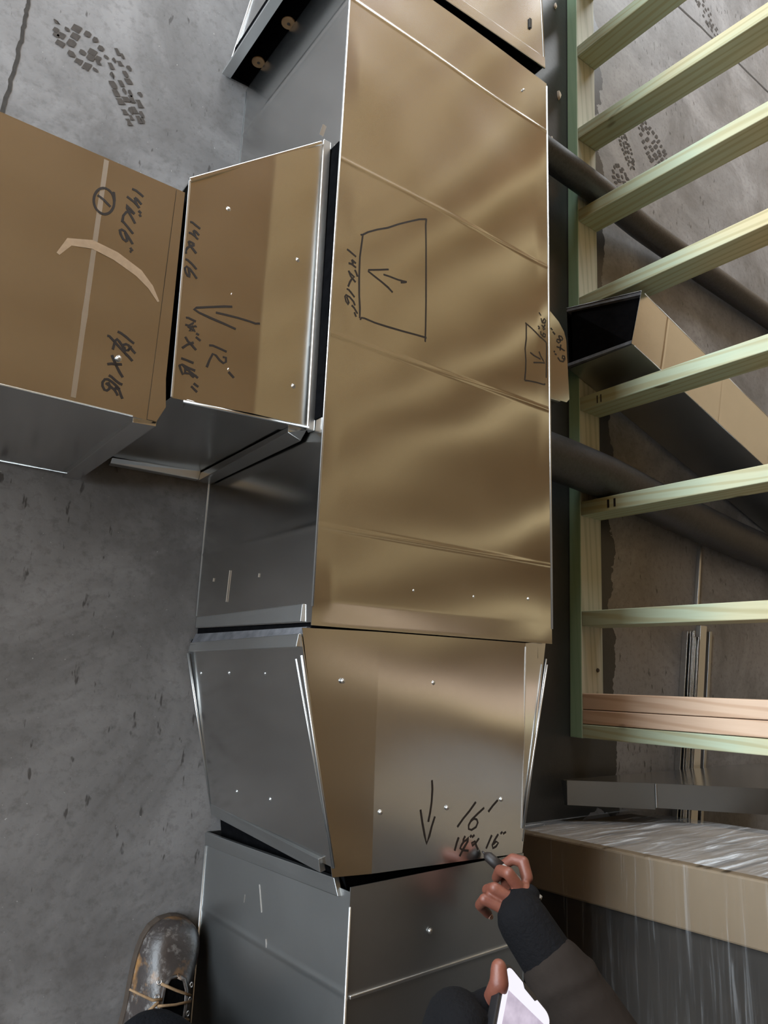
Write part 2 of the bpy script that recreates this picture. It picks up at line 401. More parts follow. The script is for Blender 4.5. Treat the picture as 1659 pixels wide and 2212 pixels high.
# handwriting: polylines on the duct tops (x, y in metres)
INK = {
'branch_a': [
 [(-0.3279,0.5339),(-0.3254,0.5331),(-0.3230,0.5315),(-0.3210,0.5292),(-0.3194,0.5263),(-0.3182,0.5230),(-0.3176,0.5193),(-0.3175,0.5154),(-0.3180,0.5116),(-0.3190,0.5079),(-0.3204,0.5046),(-0.3223,0.5017),(-0.3246,0.4995),(-0.3270,0.4980),(-0.3296,0.4972),(-0.3322,0.4972),(-0.3347,0.4981),(-0.3370,0.4996),(-0.3390,0.5019),(-0.3405,0.5048),(-0.3417,0.5081),(-0.3423,0.5117),(-0.3424,0.5155),(-0.3420,0.5193),(-0.3410,0.5229),(-0.3396,0.5263),(-0.3378,0.5291),(-0.3356,0.5314),(-0.3331,0.5330),(-0.3305,0.5338),(-0.3279,0.5339)],
 [(-0.3199,0.5336),(-0.3187,0.5282),(-0.3175,0.5216)],
 [(-0.3388,0.5202),(-0.3310,0.5173),(-0.3213,0.5113)],
 [(-0.2979,0.5486),(-0.2926,0.5484),(-0.2864,0.5459),(-0.2823,0.5438)],
 [(-0.2932,0.5377),(-0.2901,0.5368),(-0.2836,0.5317)],
 [(-0.3031,0.5348),(-0.2936,0.5312),(-0.2892,0.5285),(-0.2856,0.5255)],
 [(-0.2931,0.5374),(-0.2907,0.5312),(-0.2890,0.5293)],
 [(-0.2863,0.5212),(-0.2825,0.5189)],
 [(-0.2846,0.5166),(-0.2825,0.5139)],
 [(-0.2908,0.5145),(-0.2969,0.5190),(-0.3025,0.5225),(-0.3012,0.5184),(-0.2967,0.5119),(-0.2919,0.5060),(-0.2885,0.5013)],
 [(-0.2908,0.5145),(-0.2960,0.5158),(-0.3014,0.5124),(-0.3044,0.5058),(-0.3047,0.4962)],
 [(-0.3047,0.4962),(-0.3031,0.4972),(-0.2967,0.4921),(-0.2893,0.4858)],
 [(-0.2882,0.4712),(-0.2940,0.4783),(-0.2999,0.4849),(-0.3040,0.4857),(-0.3061,0.4838),(-0.3047,0.4789),(-0.3009,0.4734),(-0.2967,0.4716),(-0.2954,0.4731),(-0.2969,0.4783),(-0.2998,0.4836)],
 [(-0.2907,0.4650),(-0.2871,0.4616)],
 [(-0.2906,0.4592),(-0.2890,0.4602)],
],
'branch_b': [
 [(-0.2930,0.3455),(-0.2885,0.3446),(-0.2818,0.3416),(-0.2761,0.3382),(-0.2711,0.3359)],
 [(-0.3046,0.3360),(-0.3020,0.3362),(-0.2952,0.3310),(-0.2884,0.3257),(-0.2815,0.3204),(-0.2763,0.3169),(-0.2705,0.3120)],
 [(-0.2960,0.3200),(-0.2952,0.3265),(-0.2943,0.3324),(-0.2926,0.3353),(-0.2892,0.3329),(-0.2856,0.3289),(-0.2819,0.3243),(-0.2815,0.3204),(-0.2774,0.3171)],
 [(-0.2856,0.3289),(-0.2807,0.3321),(-0.2775,0.3314),(-0.2755,0.3280),(-0.2772,0.3246),(-0.2808,0.3235),(-0.2828,0.3275)],
 [(-0.2777,0.3245),(-0.2755,0.3280),(-0.2748,0.3317)],
 [(-0.2751,0.3293),(-0.2715,0.3258),(-0.2680,0.3231)],
 [(-0.2961,0.3123),(-0.2934,0.3072),(-0.2895,0.3004),(-0.2845,0.2929),(-0.2797,0.2872)],
 [(-0.3001,0.2990),(-0.2953,0.3010),(-0.2897,0.3020),(-0.2827,0.3038)],
 [(-0.2967,0.2852),(-0.2933,0.2842),(-0.2872,0.2803),(-0.2828,0.2782),(-0.2791,0.2775)],
 [(-0.2819,0.2706),(-0.2865,0.2744),(-0.2920,0.2778),(-0.2973,0.2797),(-0.3008,0.2787),(-0.3030,0.2742),(-0.3024,0.2694),(-0.2997,0.2652),(-0.2966,0.2649),(-0.2941,0.2678),(-0.2939,0.2718),(-0.2964,0.2763)],
 [(-0.2992,0.2742),(-0.2933,0.2714),(-0.2878,0.2684),(-0.2848,0.2648),(-0.2830,0.2619)],
 [(-0.2874,0.2730),(-0.2824,0.2699),(-0.2796,0.2640),(-0.2770,0.2593)],
 [(-0.2878,0.2684),(-0.2861,0.2711),(-0.2819,0.2700)],
],
'elbow_a': [
 [(-0.2164,0.5350),(-0.2135,0.5357),(-0.2077,0.5333),(-0.2014,0.5308)],
 [(-0.2105,0.5243),(-0.2068,0.5239),(-0.2019,0.5204)],
 [(-0.2168,0.5183),(-0.2130,0.5187),(-0.2073,0.5165),(-0.2027,0.5136)],
 [(-0.2105,0.5243),(-0.2085,0.5199),(-0.2067,0.5168)],
 [(-0.2158,0.5052),(-0.2134,0.5056),(-0.2079,0.5046),(-0.2077,0.5025),(-0.2128,0.4994),(-0.2165,0.4947),(-0.2184,0.4900),(-0.2174,0.4857)],
 [(-0.2158,0.5052),(-0.2141,0.5008),(-0.2095,0.4969),(-0.2033,0.4917)],
 [(-0.2174,0.4774),(-0.2141,0.4771),(-0.2072,0.4735),(-0.2006,0.4684)],
 [(-0.1990,0.4547),(-0.2040,0.4601),(-0.2099,0.4654),(-0.2149,0.4673),(-0.2169,0.4640),(-0.2152,0.4583),(-0.2118,0.4540),(-0.2096,0.4535),(-0.2097,0.4573),(-0.2117,0.4648)],
],
'elbow_b': [
 [(-0.1455,0.4303),(-0.1563,0.4271),(-0.1765,0.4196),(-0.1954,0.4123),(-0.1986,0.4094),(-0.1913,0.4065),(-0.1750,0.4038),(-0.1567,0.4016),(-0.1374,0.3987)],
 [(-0.1679,0.4141),(-0.1534,0.4153),(-0.1348,0.4165),(-0.1177,0.4166),(-0.1090,0.4161),(-0.1024,0.4183)],
 [(-0.2082,0.3934),(-0.2048,0.3941),(-0.1987,0.3930),(-0.1942,0.3922)],
 [(-0.2080,0.3831),(-0.2029,0.3834),(-0.1966,0.3901),(-0.1995,0.3837),(-0.1927,0.3859),(-0.2010,0.3823),(-0.1945,0.3781),(-0.2013,0.3763),(-0.1978,0.3842),(-0.1937,0.3784),(-0.2045,0.3820)],
 [(-0.1921,0.3755),(-0.1881,0.3743)],
 [(-0.1920,0.3703),(-0.1851,0.3667)],
 [(-0.2063,0.3662),(-0.2023,0.3612),(-0.1968,0.3576),(-0.1897,0.3518)],
 [(-0.2088,0.3490),(-0.2026,0.3558),(-0.1942,0.3616)],
 [(-0.2085,0.3345),(-0.2013,0.3341),(-0.1913,0.3326)],
 [(-0.2100,0.3244),(-0.2073,0.3183),(-0.2042,0.3130),(-0.2011,0.3157),(-0.2018,0.3225),(-0.2064,0.3264),(-0.2099,0.3236)],
 [(-0.2056,0.3262),(-0.1986,0.3243),(-0.1881,0.3225)],
 [(-0.2018,0.3225),(-0.1946,0.3193),(-0.1833,0.3133)],
 [(-0.2027,0.3152),(-0.1952,0.3165),(-0.1897,0.3128)],
 [(-0.1986,0.3243),(-0.1925,0.3155),(-0.1866,0.3163),(-0.1905,0.3126)],
 [(-0.1884,0.3044),(-0.1816,0.3010)],
 [(-0.1914,0.2996),(-0.1826,0.2933)],
 [(-0.1725,0.3639),(-0.1677,0.3650),(-0.1576,0.3635),(-0.1474,0.3616)],
 [(-0.1729,0.3318),(-0.1700,0.3434),(-0.1665,0.3531),(-0.1619,0.3522),(-0.1560,0.3467),(-0.1503,0.3439),(-0.1469,0.3467),(-0.1475,0.3529),(-0.1520,0.3525)],
 [(-0.1421,0.3335),(-0.1336,0.3268)],
],
'trunk_a': [
 [(0.0463,0.6121),(0.0504,0.6141),(0.0597,0.6225),(0.0777,0.6347),(0.0974,0.6461),(0.1123,0.6572),(0.1199,0.6628),(0.1380,0.6748),(0.1618,0.6900),(0.1775,0.6971)],
 [(0.1775,0.6981),(0.1765,0.6856),(0.1796,0.6390),(0.1819,0.5927),(0.1842,0.5471),(0.1854,0.5017),(0.1855,0.4735)],
 [(0.0504,0.6135),(0.0491,0.5946),(0.0478,0.5742),(0.0491,0.5419),(0.0515,0.5104),(0.0541,0.4898),(0.0548,0.4725)],
 [(0.0555,0.4701),(0.0583,0.4743),(0.0642,0.4752),(0.0836,0.4743),(0.1082,0.4755),(0.1398,0.4777),(0.1659,0.4801),(0.1879,0.4816)],
 [(0.1040,0.5741),(0.0849,0.5662),(0.0656,0.5587),(0.0652,0.5563),(0.0745,0.5533),(0.0921,0.5478),(0.1049,0.5431),(0.1147,0.5376)],
 [(0.0946,0.5617),(0.1065,0.5627),(0.1244,0.5633),(0.1419,0.5660),(0.1374,0.5635),(0.1297,0.5605)],
 [(0.0233,0.5779),(0.0274,0.5769),(0.0408,0.5719)],
 [(0.0335,0.5641),(0.0414,0.5607)],
 [(0.0281,0.5560),(0.0340,0.5567),(0.0424,0.5537)],
 [(0.0335,0.5641),(0.0363,0.5576)],
 [(0.0403,0.5494),(0.0435,0.5452)],
 [(0.0435,0.5452),(0.0460,0.5398)],
 [(0.0289,0.5436),(0.0320,0.5407),(0.0404,0.5370),(0.0365,0.5333),(0.0329,0.5260),(0.0301,0.5170)],
 [(0.0289,0.5436),(0.0334,0.5359),(0.0433,0.5294)],
 [(0.0278,0.5124),(0.0319,0.5123),(0.0374,0.5084),(0.0433,0.5037)],
 [(0.0449,0.4904),(0.0417,0.4961),(0.0344,0.5009),(0.0273,0.5021),(0.0254,0.4988),(0.0280,0.4912),(0.0323,0.4875),(0.0332,0.4910),(0.0286,0.4999)],
 [(0.0386,0.4887),(0.0434,0.4861),(0.0503,0.4784)],
 [(0.0444,0.4790),(0.0481,0.4724)],
],
'trunk_b': [
 [(0.4224,0.5863),(0.4368,0.5818),(0.4514,0.5757),(0.4635,0.5701),(0.4655,0.5705),(0.4743,0.5681),(0.4825,0.5657)],
 [(0.4250,0.5847),(0.4247,0.5543),(0.4216,0.5339),(0.4235,0.5104),(0.4228,0.4910),(0.4206,0.4704)],
 [(0.4206,0.4704),(0.4324,0.4728),(0.4520,0.4754),(0.4720,0.4770),(0.4767,0.4784),(0.4774,0.4805)],
 [(0.4825,0.5657),(0.4830,0.5529),(0.4822,0.5230),(0.4813,0.4933)],
 [(0.4598,0.5398),(0.4645,0.5324),(0.4711,0.5266),(0.4765,0.5218),(0.4643,0.5187),(0.4444,0.5127)],
 [(0.4353,0.5304),(0.4458,0.5272),(0.4644,0.5255)],
 [(0.4605,0.6207),(0.4666,0.6163)],
 [(0.4666,0.6107),(0.4679,0.6051),(0.4747,0.6034),(0.4788,0.6058),(0.4809,0.6115),(0.4768,0.6137),(0.4720,0.6075),(0.4692,0.6015)],
 [(0.4678,0.5970),(0.4719,0.5954),(0.4787,0.5926),(0.4731,0.5888),(0.4718,0.5913),(0.4788,0.6017)],
 [(0.4569,0.5914),(0.4616,0.5895)],
 [(0.4582,0.5854),(0.4616,0.5890)],
 [(0.4649,0.5831),(0.4656,0.5773),(0.4730,0.5747),(0.4785,0.5760),(0.4792,0.5817),(0.4731,0.5817),(0.4717,0.5763)],
],
'tap': [
 [(0.5748,0.6527),(0.5800,0.6495)],
 [(0.5807,0.6464),(0.5882,0.6423)],
 [(0.5996,0.6427),(0.6081,0.6443),(0.6126,0.6402),(0.6102,0.6362),(0.6025,0.6348),(0.5949,0.6335),(0.5933,0.6286),(0.5993,0.6267),(0.6048,0.6311),(0.6026,0.6370),(0.5996,0.6427)],
 [(0.5931,0.6165),(0.6068,0.6164),(0.6183,0.6145)],
 [(0.6062,0.6250),(0.6036,0.6110)],
 [(0.5838,0.6038),(0.5868,0.6015)],
 [(0.5867,0.5982),(0.5920,0.5977)],
 [(0.5957,0.5928),(0.6032,0.5869),(0.6124,0.5881),(0.6187,0.5959),(0.6173,0.6021),(0.6111,0.6013),(0.6102,0.5956),(0.6156,0.5950)],
],
'transition_a': [
 [(0.2231,-0.2166),(0.2244,-0.2293),(0.2235,-0.2471),(0.2209,-0.2620),(0.2177,-0.2741)],
 [(0.2025,-0.2562),(0.2068,-0.2749),(0.2117,-0.2927),(0.2154,-0.3035),(0.2202,-0.2935),(0.2246,-0.2808),(0.2303,-0.2676)],
],
'transition_b': [
 [(0.3125,-0.2533),(0.2996,-0.2653),(0.2866,-0.2753),(0.2749,-0.2861)],
 [(0.3304,-0.2630),(0.3171,-0.2704),(0.3038,-0.2785),(0.2980,-0.2854),(0.2981,-0.2909),(0.3041,-0.2928),(0.3134,-0.2895),(0.3171,-0.2833),(0.3146,-0.2785),(0.3085,-0.2771),(0.3025,-0.2803)],
 [(0.3597,-0.2537),(0.3487,-0.2615),(0.3393,-0.2696)],
 [(0.2780,-0.3008),(0.2743,-0.3076),(0.2701,-0.3187)],
 [(0.2911,-0.3002),(0.2872,-0.3052),(0.2860,-0.3087),(0.2938,-0.3059),(0.2977,-0.3026),(0.2965,-0.3080),(0.2913,-0.3138),(0.2863,-0.3195),(0.2800,-0.3273)],
 [(0.2899,-0.3064),(0.2835,-0.3121),(0.2810,-0.3163),(0.2863,-0.3195),(0.2981,-0.3216)],
 [(0.3010,-0.3030),(0.3043,-0.3001)],
 [(0.3050,-0.3033),(0.3103,-0.3006)],
 [(0.3198,-0.3061),(0.3138,-0.3115),(0.3059,-0.3152),(0.3045,-0.3115),(0.3111,-0.3094),(0.3139,-0.3160),(0.3180,-0.3219)],
 [(0.3471,-0.3041),(0.3410,-0.3132),(0.3349,-0.3223)],
 [(0.3611,-0.3040),(0.3534,-0.3117),(0.3480,-0.3186),(0.3494,-0.3233),(0.3563,-0.3213),(0.3612,-0.3166),(0.3563,-0.3143),(0.3500,-0.3178)],
 [(0.3660,-0.3040),(0.3703,-0.3015)],
 [(0.3717,-0.3045),(0.3781,-0.3023)],
],
}

# ------------------------------------------------------------------ the room
H = 0.4175          # top of the main duct
W = 0.491
SEAMS = (0.1352, 0.4304, 0.7298, 1.040)

fl = MB(); fl.box(-5, 5, -4, 6, -0.12, 0.0)
floor = tag(fl.build('floor', M_FLOOR, loc=(0, 0, 0)), 'grey stained concrete floor under the ductwork', kind='structure')

ce = MB(); ce.box(-5, 5, -4, 6, 2.86, 2.90)
ceiling = tag(ce.build('ceiling', M_DECK, loc=(0, 0, 0)), 'plywood deck overhead', kind='structure')
jm = None
for i in range(24):
    y = -3.8 + i * 0.41
    j = MB(); j.box(-4.95, 4.95, -0.022, 0.022, 2.62, 2.86)
    if jm is None:
        o = j.build('joist', M_JOIST, ceiling); jm = o.data
    else:
        o = bpy.data.objects.new('joist', jm); COL.objects.link(o); o.parent = ceiling
    o.location.y = y

def wall_with_opening(name, axis, at, lo, hi, open_lo, open_hi, top, mat):
    w = MB(); t = 0.15
    def seg(a, b, z0, z1):
        if axis == 'x': w.box(at, at + t, a, b, z0, z1)
        else: w.box(a, b, at, at + t, z0, z1)
    seg(lo, open_lo, 0, 2.9); seg(open_hi, hi, 0, 2.9); seg(open_lo, open_hi, top, 2.9)
    return tag(w.build(name, mat, loc=(0, 0, 0)), kind='structure')
wall_with_opening('wall_left', 'x', -5.15, -4, 6, -0.6, 4.8, 2.75, M_BLOCK)
wall_with_opening('wall_back', 'y', 6.0, -5, 5, -1.2, 4.4, 2.85, M_BLOCK)
w = MB(); w.box(5, 5.15, -4, 6, 0, 2.9); tag(w.build('wall_right', M_WALL, loc=(0, 0, 0)), kind='structure')
w = MB(); w.box(-5, 5, -4.15, -4, 0, 2.9); tag(w.build('wall_front', M_BLOCK, loc=(0, 0, 0)), kind='structure')

# joints sawn or cracked in the slab
def floor_ribbon(name, pts, w, mat, z=0.0006, label=None):
    o = ribbon([pts], w, lambda x, y: z).build(name, mat, floor)
    if label: o['label'] = label
    return o
def jag(pts, n, amp):
    out = []
    for (a, b) in zip(pts[:-1], pts[1:]):
        for k in range(n):
            t = k / n
            out.append((a[0] + (b[0] - a[0]) * t + random.uniform(-amp, amp), a[1] + (b[1] - a[1]) * t + random.uniform(-amp, amp)))
    out.append(pts[-1]); return out
floor_ribbon('floor_joint', jag([(-0.424, 1.6), (-0.426, 1.102), (-0.428, 0.991), (-0.435, 0.86), (-0.44, 0.4)], 14, 0.0016), 0.007, M_JOINT)
floor_ribbon('floor_joint', jag([(1.45, 2.575), (1.768, 2.583), (2.212, 2.595), (2.9, 2.60)], 8, 0.003), 0.012, M_JOINT)

def boot_print(cx, cy, ang, length, width, rows, keep, seed):
    rnd = random.Random(seed); mb = MB()
    ca, sa = math.cos(ang), math.sin(ang)
    for i in range(rows):
        t = (i + 0.5) / rows - 0.5
        half = width / 2 * (1 - (2 * t) ** 2 * 0.55)
        cols = 4
        for k in range(cols):
            if rnd.random() > keep: continue
            s = ((k + 0.5) / cols - 0.5) * 2 * half
            lx, ly = t * length + rnd.uniform(-.004, .004) + abs(s) * 0.35, s + rnd.uniform(-.003, .003)
            a, b = length / rows * rnd.uniform(0.25, 0.42), half / cols * rnd.uniform(0.45, 0.85)
            sh = rnd.uniform(-.004, .004)
            pl = [(lx - a, ly - b + sh), (lx - a * .3, ly - b * 1.1), (lx + a, ly - b * .5 + sh), (lx + a * .9, ly + b - sh), (lx, ly + b * 1.15), (lx - a * 1.1, ly + b * .7)]
            P = [(cx + x * ca - y * sa, cy + x * sa + y * ca, 0.0008) for x, y in pl]
            mb.add(P, [(0, 1, 2, 3, 4, 5)])
    return mb.build('muddy_boot_print', M_MUD, floor)
boot_print(-0.338, 1.065, -0.35, 0.10, 0.085, 6, 0.9, 1)
boot_print(-0.245, 1.025, -1.15, 0.15, 0.062, 8, 0.85, 2)
boot_print(1.375, 1.735, -1.1, 0.17, 0.07, 10, 0.95, 3)
boot_print(1.545, 1.815, -0.75, 0.20, 0.15, 11, 0.95, 4)
boot_print(1.350, 1.575, -1.2, 0.14, 0.11, 8, 0.95, 5)
boot_print(1.98, 2.69, -0.6, 0.22, 0.10, 10, 0.6, 6)

# ------------------------------------------------------------------ main duct
def warp(x, y):
    return (0.0013 * math.sin(9.0 * y + 5.5 * x + 0.4) + 0.0011 * math.sin(19.0 * y - 8.0 * x + 1.3 + 1.2 * math.sin(5 * x + 2 * y))
            + 0.00028 * math.sin(31.0 * y + 15.0 * x + 1.6 * math.sin(6 * y - 7 * x)) + 0.0008 * pnoise(Vector((x * 6, y * 6, 0.3))))
def bead(y, half=0.0055, h=0.0006):
    z = 0
    for s in SEAMS:
        d = abs(y - s)
        if d < half: z += h * (0.5 + 0.5 * math.cos(math.pi * d / half))
    return z
def edge_fade(x):
    return max(0.0, min(1.0, min(x, W - x) / 0.03))
def trunk_h(x, y): return warp(x, y) * edge_fade(x) * min(1, max(0, y / 0.03)) + bead(y)

trunk = thing('trunk_duct', (0.245, 0.58, 0), 'long galvanized main duct with cross seams and two drawn outlines on top', 'air duct')
panel('top_panel', (0, -0.004, H), (W, -0.004, H), (W, 1.157, H), (0, 1.157, H), 60, 520, M_GALV, trunk, lambda u, v, p: trunk_h(p.x, p.y))
panel('side_panel', (0, 1.157, 0.002), (0, 0, 0.002), (0, 0, H), (0, 1.157, H), 300, 20, M_GALV, trunk,
      lambda u, v, p: 0.0016 * pnoise(Vector((p.y * 3, p.z * 4, 2))) * math.sin(math.pi * v) + bead(p.y))
panel('side_panel', (W, 0, 0.002), (W, 1.157, 0.002), (W, 1.157, H), (W, 0, H), 40, 6, M_GALV, trunk)
panel('bottom_panel', (W, 0, 0.001), (0, 0, 0.001), (0, 1.157, 0.001), (W, 1.157, 0.001), 4, 8, M_GALV, trunk)
for x in (0.0, W):
    for z in (0.0028, H):
        s = MB(); s.tube([(x, 0.022, z), (x, 0.58, z), (x, 1.15, z)], 0.0019, 8); s.build('corner_seam', M_EDGE, trunk, True)
# lip at the near end of the side, turned out a little
s = MB(); s.hexa([(-0.0005, 0.001, 0.004), (-0.0005, 0.02, 0.004), (0.002, 0.02, 0.004), (0.002, 0.001, 0.004)],
                 [(-0.0045, 0.001, H - 0.022), (-0.0030, 0.026, H - 0.022), (0.002, 0.026, H - 0.022), (0.002, 0.001, H - 0.022)])
s.build('end_lip', M_EDGE, trunk, bevel=0.001)
def sleeve(x0, x1, y0, y1, z0, z1, t=0.008):
    s = MB()
    s.box(x0, x0 + t, y0, y1, z0, z1); s.box(x1 - t, x1, y0, y1, z0, z1)
    s.box(x0 + t, x1 - t, y0, y1, z0, z0 + t); s.box(x0 + t, x1 - t, y0, y1, z1 - t, z1)
    return s
sleeve(0.004, W - 0.03, -0.030, 0.05, 0.006, H - 0.006).build('liner', M_LINER, trunk, label='black insulation liner')
sleeve(0.004, W - 0.004, 1.08, 1.164, 0.006, H - 0.006).build('liner', M_LINER, trunk, label='black insulation liner')
def on_top(fn, off): return lambda x, y: fn(x, y) + off
for key, lb in (('trunk_a', 'black marker outline with arrow and 14 by 16 size'), ('trunk_b', 'small black marker outline with arrow')):
    ribbon(INK[key], 0.0034, lambda x, y: H + trunk_h(min(max(x, 0), W), y) + 0.00025).build('marker_writing', M_INK, trunk, label=lb)
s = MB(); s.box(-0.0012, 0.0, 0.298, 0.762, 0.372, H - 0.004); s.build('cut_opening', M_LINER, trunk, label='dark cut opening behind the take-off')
def screws(pts, nrm, parent, r=0.0032):
    first = None
    for p in pts:
        s = MB(); s.disc(p, nrm, r, 0.0022, 10); s.ring(Vector(p) + Vector(nrm) * 0.0006, nrm, r * 1.1, 0.0008, 10, 5)
        s.build('screw', M_EDGE, parent, True)
screws([(0.30, 0.062, H + 0.0005), (0.175, 0.06, H + 0.0005), (0.42, 1.10, H + 0.0008), (0.43, 0.07, H)], (0, 0, 1), trunk, 0.0018)

# ------------------------------------------------------------------ transition at the near end
tr = thing('duct_transition', (0.23, -0.17, 0), 'tapered galvanized transition marked 16 feet with an arrow', 'air duct')
yN, yF = -0.322, -0.012
def tp(p): return Vector((p[0], p[1], H))
def tw(x, y): return 0.0012 * math.sin(13 * y + 9 * x) + 0.0010 * pnoise(Vector((x * 7, y * 7, 4.1)))
def tfade(y): return max(0.0, math.sin(math.pi * min(1, max(0, (y + 0.335) / 0.328))))
def td(u, v, p): return tw(p.x, p.y) * tfade(p.y)
panel('top_panel', (0.058, -0.330, H - 0.004), (0.119, -0.332, H), (0.116, -0.006, H), (-0.012, -0.008, H - 0.003), 8, 30, M_GALV, tr, td)
panel('top_panel', (0.119, -0.332, H), (0.412, -0.337, H), (0.424, -0.006, H), (0.116, -0.006, H), 30, 40, M_GALV, tr, td)
panel('top_panel', (0.412, -0.337, H), (0.416, -0.337, H - 0.001), (0.486, 0.0, H - 0.010), (0.424, -0.006, H), 8, 30, M_GALV, tr)
panel('side_panel', (-0.008, -0.030, 0.003), (0.061, -0.316, 0.003), (0.058, -0.318, H - 0.004), (-0.012, -0.020, H - 0.004), 24, 20, M_GALV, tr,
      lambda u, v, p: 0.0015 * pnoise(Vector((p.y * 8, p.z * 5, 1))) * math.sin(math.pi * v))
panel('side_panel', (0.416, -0.337, 0.003), (0.486, 0.0, 0.003), (0.486, 0.0, H - 0.010), (0.416, -0.337, H - 0.002), 4, 4, M_GALV, tr)
panel('bottom_panel', (0.486, -0.02, 0.002), (-0.008, -0.02, 0.002), (0.061, -0.31, 0.002), (0.416, -0.31, 0.002), 2, 2, M_GALV, tr)
def seam(a, b, parent, r=0.003, mat=None):
    s = MB(); s.tube([a, Vector(a).lerp(Vector(b), 0.5), b], r, 8); return s.build('corner_seam', mat or M_EDGE, parent, True)
seam((-0.012, -0.045, H - 0.001), (0.058, -0.318, H - 0.002), tr, 0.0020)
seam((-0.016, -0.050, H - 0.008), (0.056, -0.300, H - 0.008), tr, 0.0014)
seam((-0.010, -0.045, 0.004), (0.061, -0.312, 0.004), tr, 0.0022)
seam((0.486, -0.03, H - 0.010), (0.416, -0.320, H - 0.002), tr, 0.0020)
seam((0.482, -0.04, H - 0.004), (0.414, -0.300, H + 0.001), tr, 0.0016)
# folded lips at both ends of the near side
s = MB(); s.hexa([(-0.010, -0.042, 0.004), (-0.007, -0.026, 0.004), (-0.003, -0.026, 0.004), (-0.003, -0.042, 0.004)],
                 [(-0.018, -0.034, H - 0.006), (-0.015, -0.016, H - 0.006), (-0.008, -0.016, H - 0.006), (-0.008, -0.034, H - 0.006)])
s.build('end_lip', M_EDGE, tr, bevel=0.001)
s = MB(); s.hexa([(0.058, -0.305, 0.004), (0.061, -0.324, 0.004), (0.068, -0.322, 0.004), (0.065, -0.303, 0.004)],
                 [(0.051, -0.312, H - 0.03), (0.055, -0.330, H - 0.03), (0.064, -0.328, H - 0.03), (0.060, -0.310, H - 0.03)])
s.build('end_lip', M_GALV_DULL, tr, bevel=0.001)
s = MB(); s.hexa([(-0.006, -0.028, 0.004), (0.002, -0.010, 0.004), (0.008, -0.010, 0.004), (0.004, -0.028, 0.004)],
                 [(-0.010, -0.022, H - 0.008), (-0.002, -0.006, H - 0.008), (0.004, -0.006, H - 0.008), (-0.004, -0.022, H - 0.008)])
s.build('gasket', M_GASKET, tr)
# bead running along the folds of the top
for a, b in (((0.424, -0.012, H + 0.0006), (0.4135, -0.30, H + 0.0006)), ):
    s = MB(); s.bar(a, b, 0.0018, 0.0012); s.build('fold_bead', M_EDGE, tr)
# liner seen in the open joint beyond
s = MB(); s.hexa([(0.084, -0.372, 0.01), (0.40, -0.372, 0.01), (0.40, -0.30, 0.01), (0.072, -0.30, 0.01)],
                 [(0.108, -0.372, H - 0.035), (0.40, -0.372, H - 0.045), (0.40, -0.30, H - 0.045), (0.070, -0.30, H - 0.012)])
s.build('liner', M_LINER, tr, label='black insulation liner')
for key, lb in (('transition_a', 'black marker arrow'), ('transition_b', 'black marker 16 foot length and size')):
    ribbon(INK[key], 0.0036, lambda x, y: H + tw(x, y) * tfade(y) + 0.0003).build('marker_writing', M_INK, tr, label=lb)
screws([(0.056, -0.077, H), (0.22, -0.076, H), (0.253, -0.257, H), (0.367, -0.253, H), (0.130, -0.254, H)], (0, 0, 1), tr, 0.0026)
screws([(0.0045, -0.079, 0.04), (0.003, -0.075, 0.16), (0.002, -0.072, 0.29), (0.048, -0.265, 0.13), (0.046, -0.258, 0.25)], (-1, -.2, 0), tr, 0.0026)

# ------------------------------------------------------------------ lower duct, lying slightly rolled
lo = thing('lower_duct', (0.24, -0.8, 0), 'galvanized duct length at the worker, dull grey with one cross bead', 'air duct')
X0b, X0t = 0.057, 0.088
X1b, X1t = 0.415, 0.446
z0, zt0, zt1 = 0.003, H - 0.004, H - 0.026
y0, y1 = -0.352, -1.45
BEAD_Y = -0.479
def lbead(y):
    d = abs(y - BEAD_Y); return 0.0007 * (0.5 + 0.5 * math.cos(math.pi * d / 0.005)) if d < 0.005 else 0
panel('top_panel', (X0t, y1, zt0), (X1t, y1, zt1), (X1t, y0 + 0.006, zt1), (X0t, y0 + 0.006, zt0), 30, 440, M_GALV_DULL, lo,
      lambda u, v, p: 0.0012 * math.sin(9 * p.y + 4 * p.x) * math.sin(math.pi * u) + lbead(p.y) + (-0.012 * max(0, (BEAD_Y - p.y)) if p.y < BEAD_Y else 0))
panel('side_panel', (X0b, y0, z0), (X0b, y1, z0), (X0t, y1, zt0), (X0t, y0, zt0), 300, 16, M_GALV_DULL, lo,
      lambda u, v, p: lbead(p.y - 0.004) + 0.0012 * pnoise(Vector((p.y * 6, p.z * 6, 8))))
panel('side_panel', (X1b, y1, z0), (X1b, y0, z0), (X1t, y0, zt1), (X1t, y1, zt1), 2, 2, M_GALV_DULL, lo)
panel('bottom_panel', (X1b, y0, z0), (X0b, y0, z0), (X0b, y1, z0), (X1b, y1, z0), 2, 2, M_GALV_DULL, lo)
seam((X0t, -0.37, zt0), (X0t, y1, zt0), lo, 0.0020)
seam((X0b, -0.375, 0.0045), (X0b, y1, 0.0045), lo, 0.0026)
s = MB(); s.hexa([(X0b - 0.004, -0.352, 0.004), (X0b - 0.002, -0.374, 0.004), (X0b + 0.003, -0.374, 0.004), (X0b + 0.003, -0.352, 0.004)],
                 [(X0t - 0.008, -0.340, zt0 - 0.03), (X0t - 0.006, -0.362, zt0 - 0.02), (X0t + 0.001, -0.362, zt0 - 0.02), (X0t + 0.001, -0.340, zt0 - 0.03)])
s.build('end_lip', M_GALV_DULL, lo, bevel=0.001)
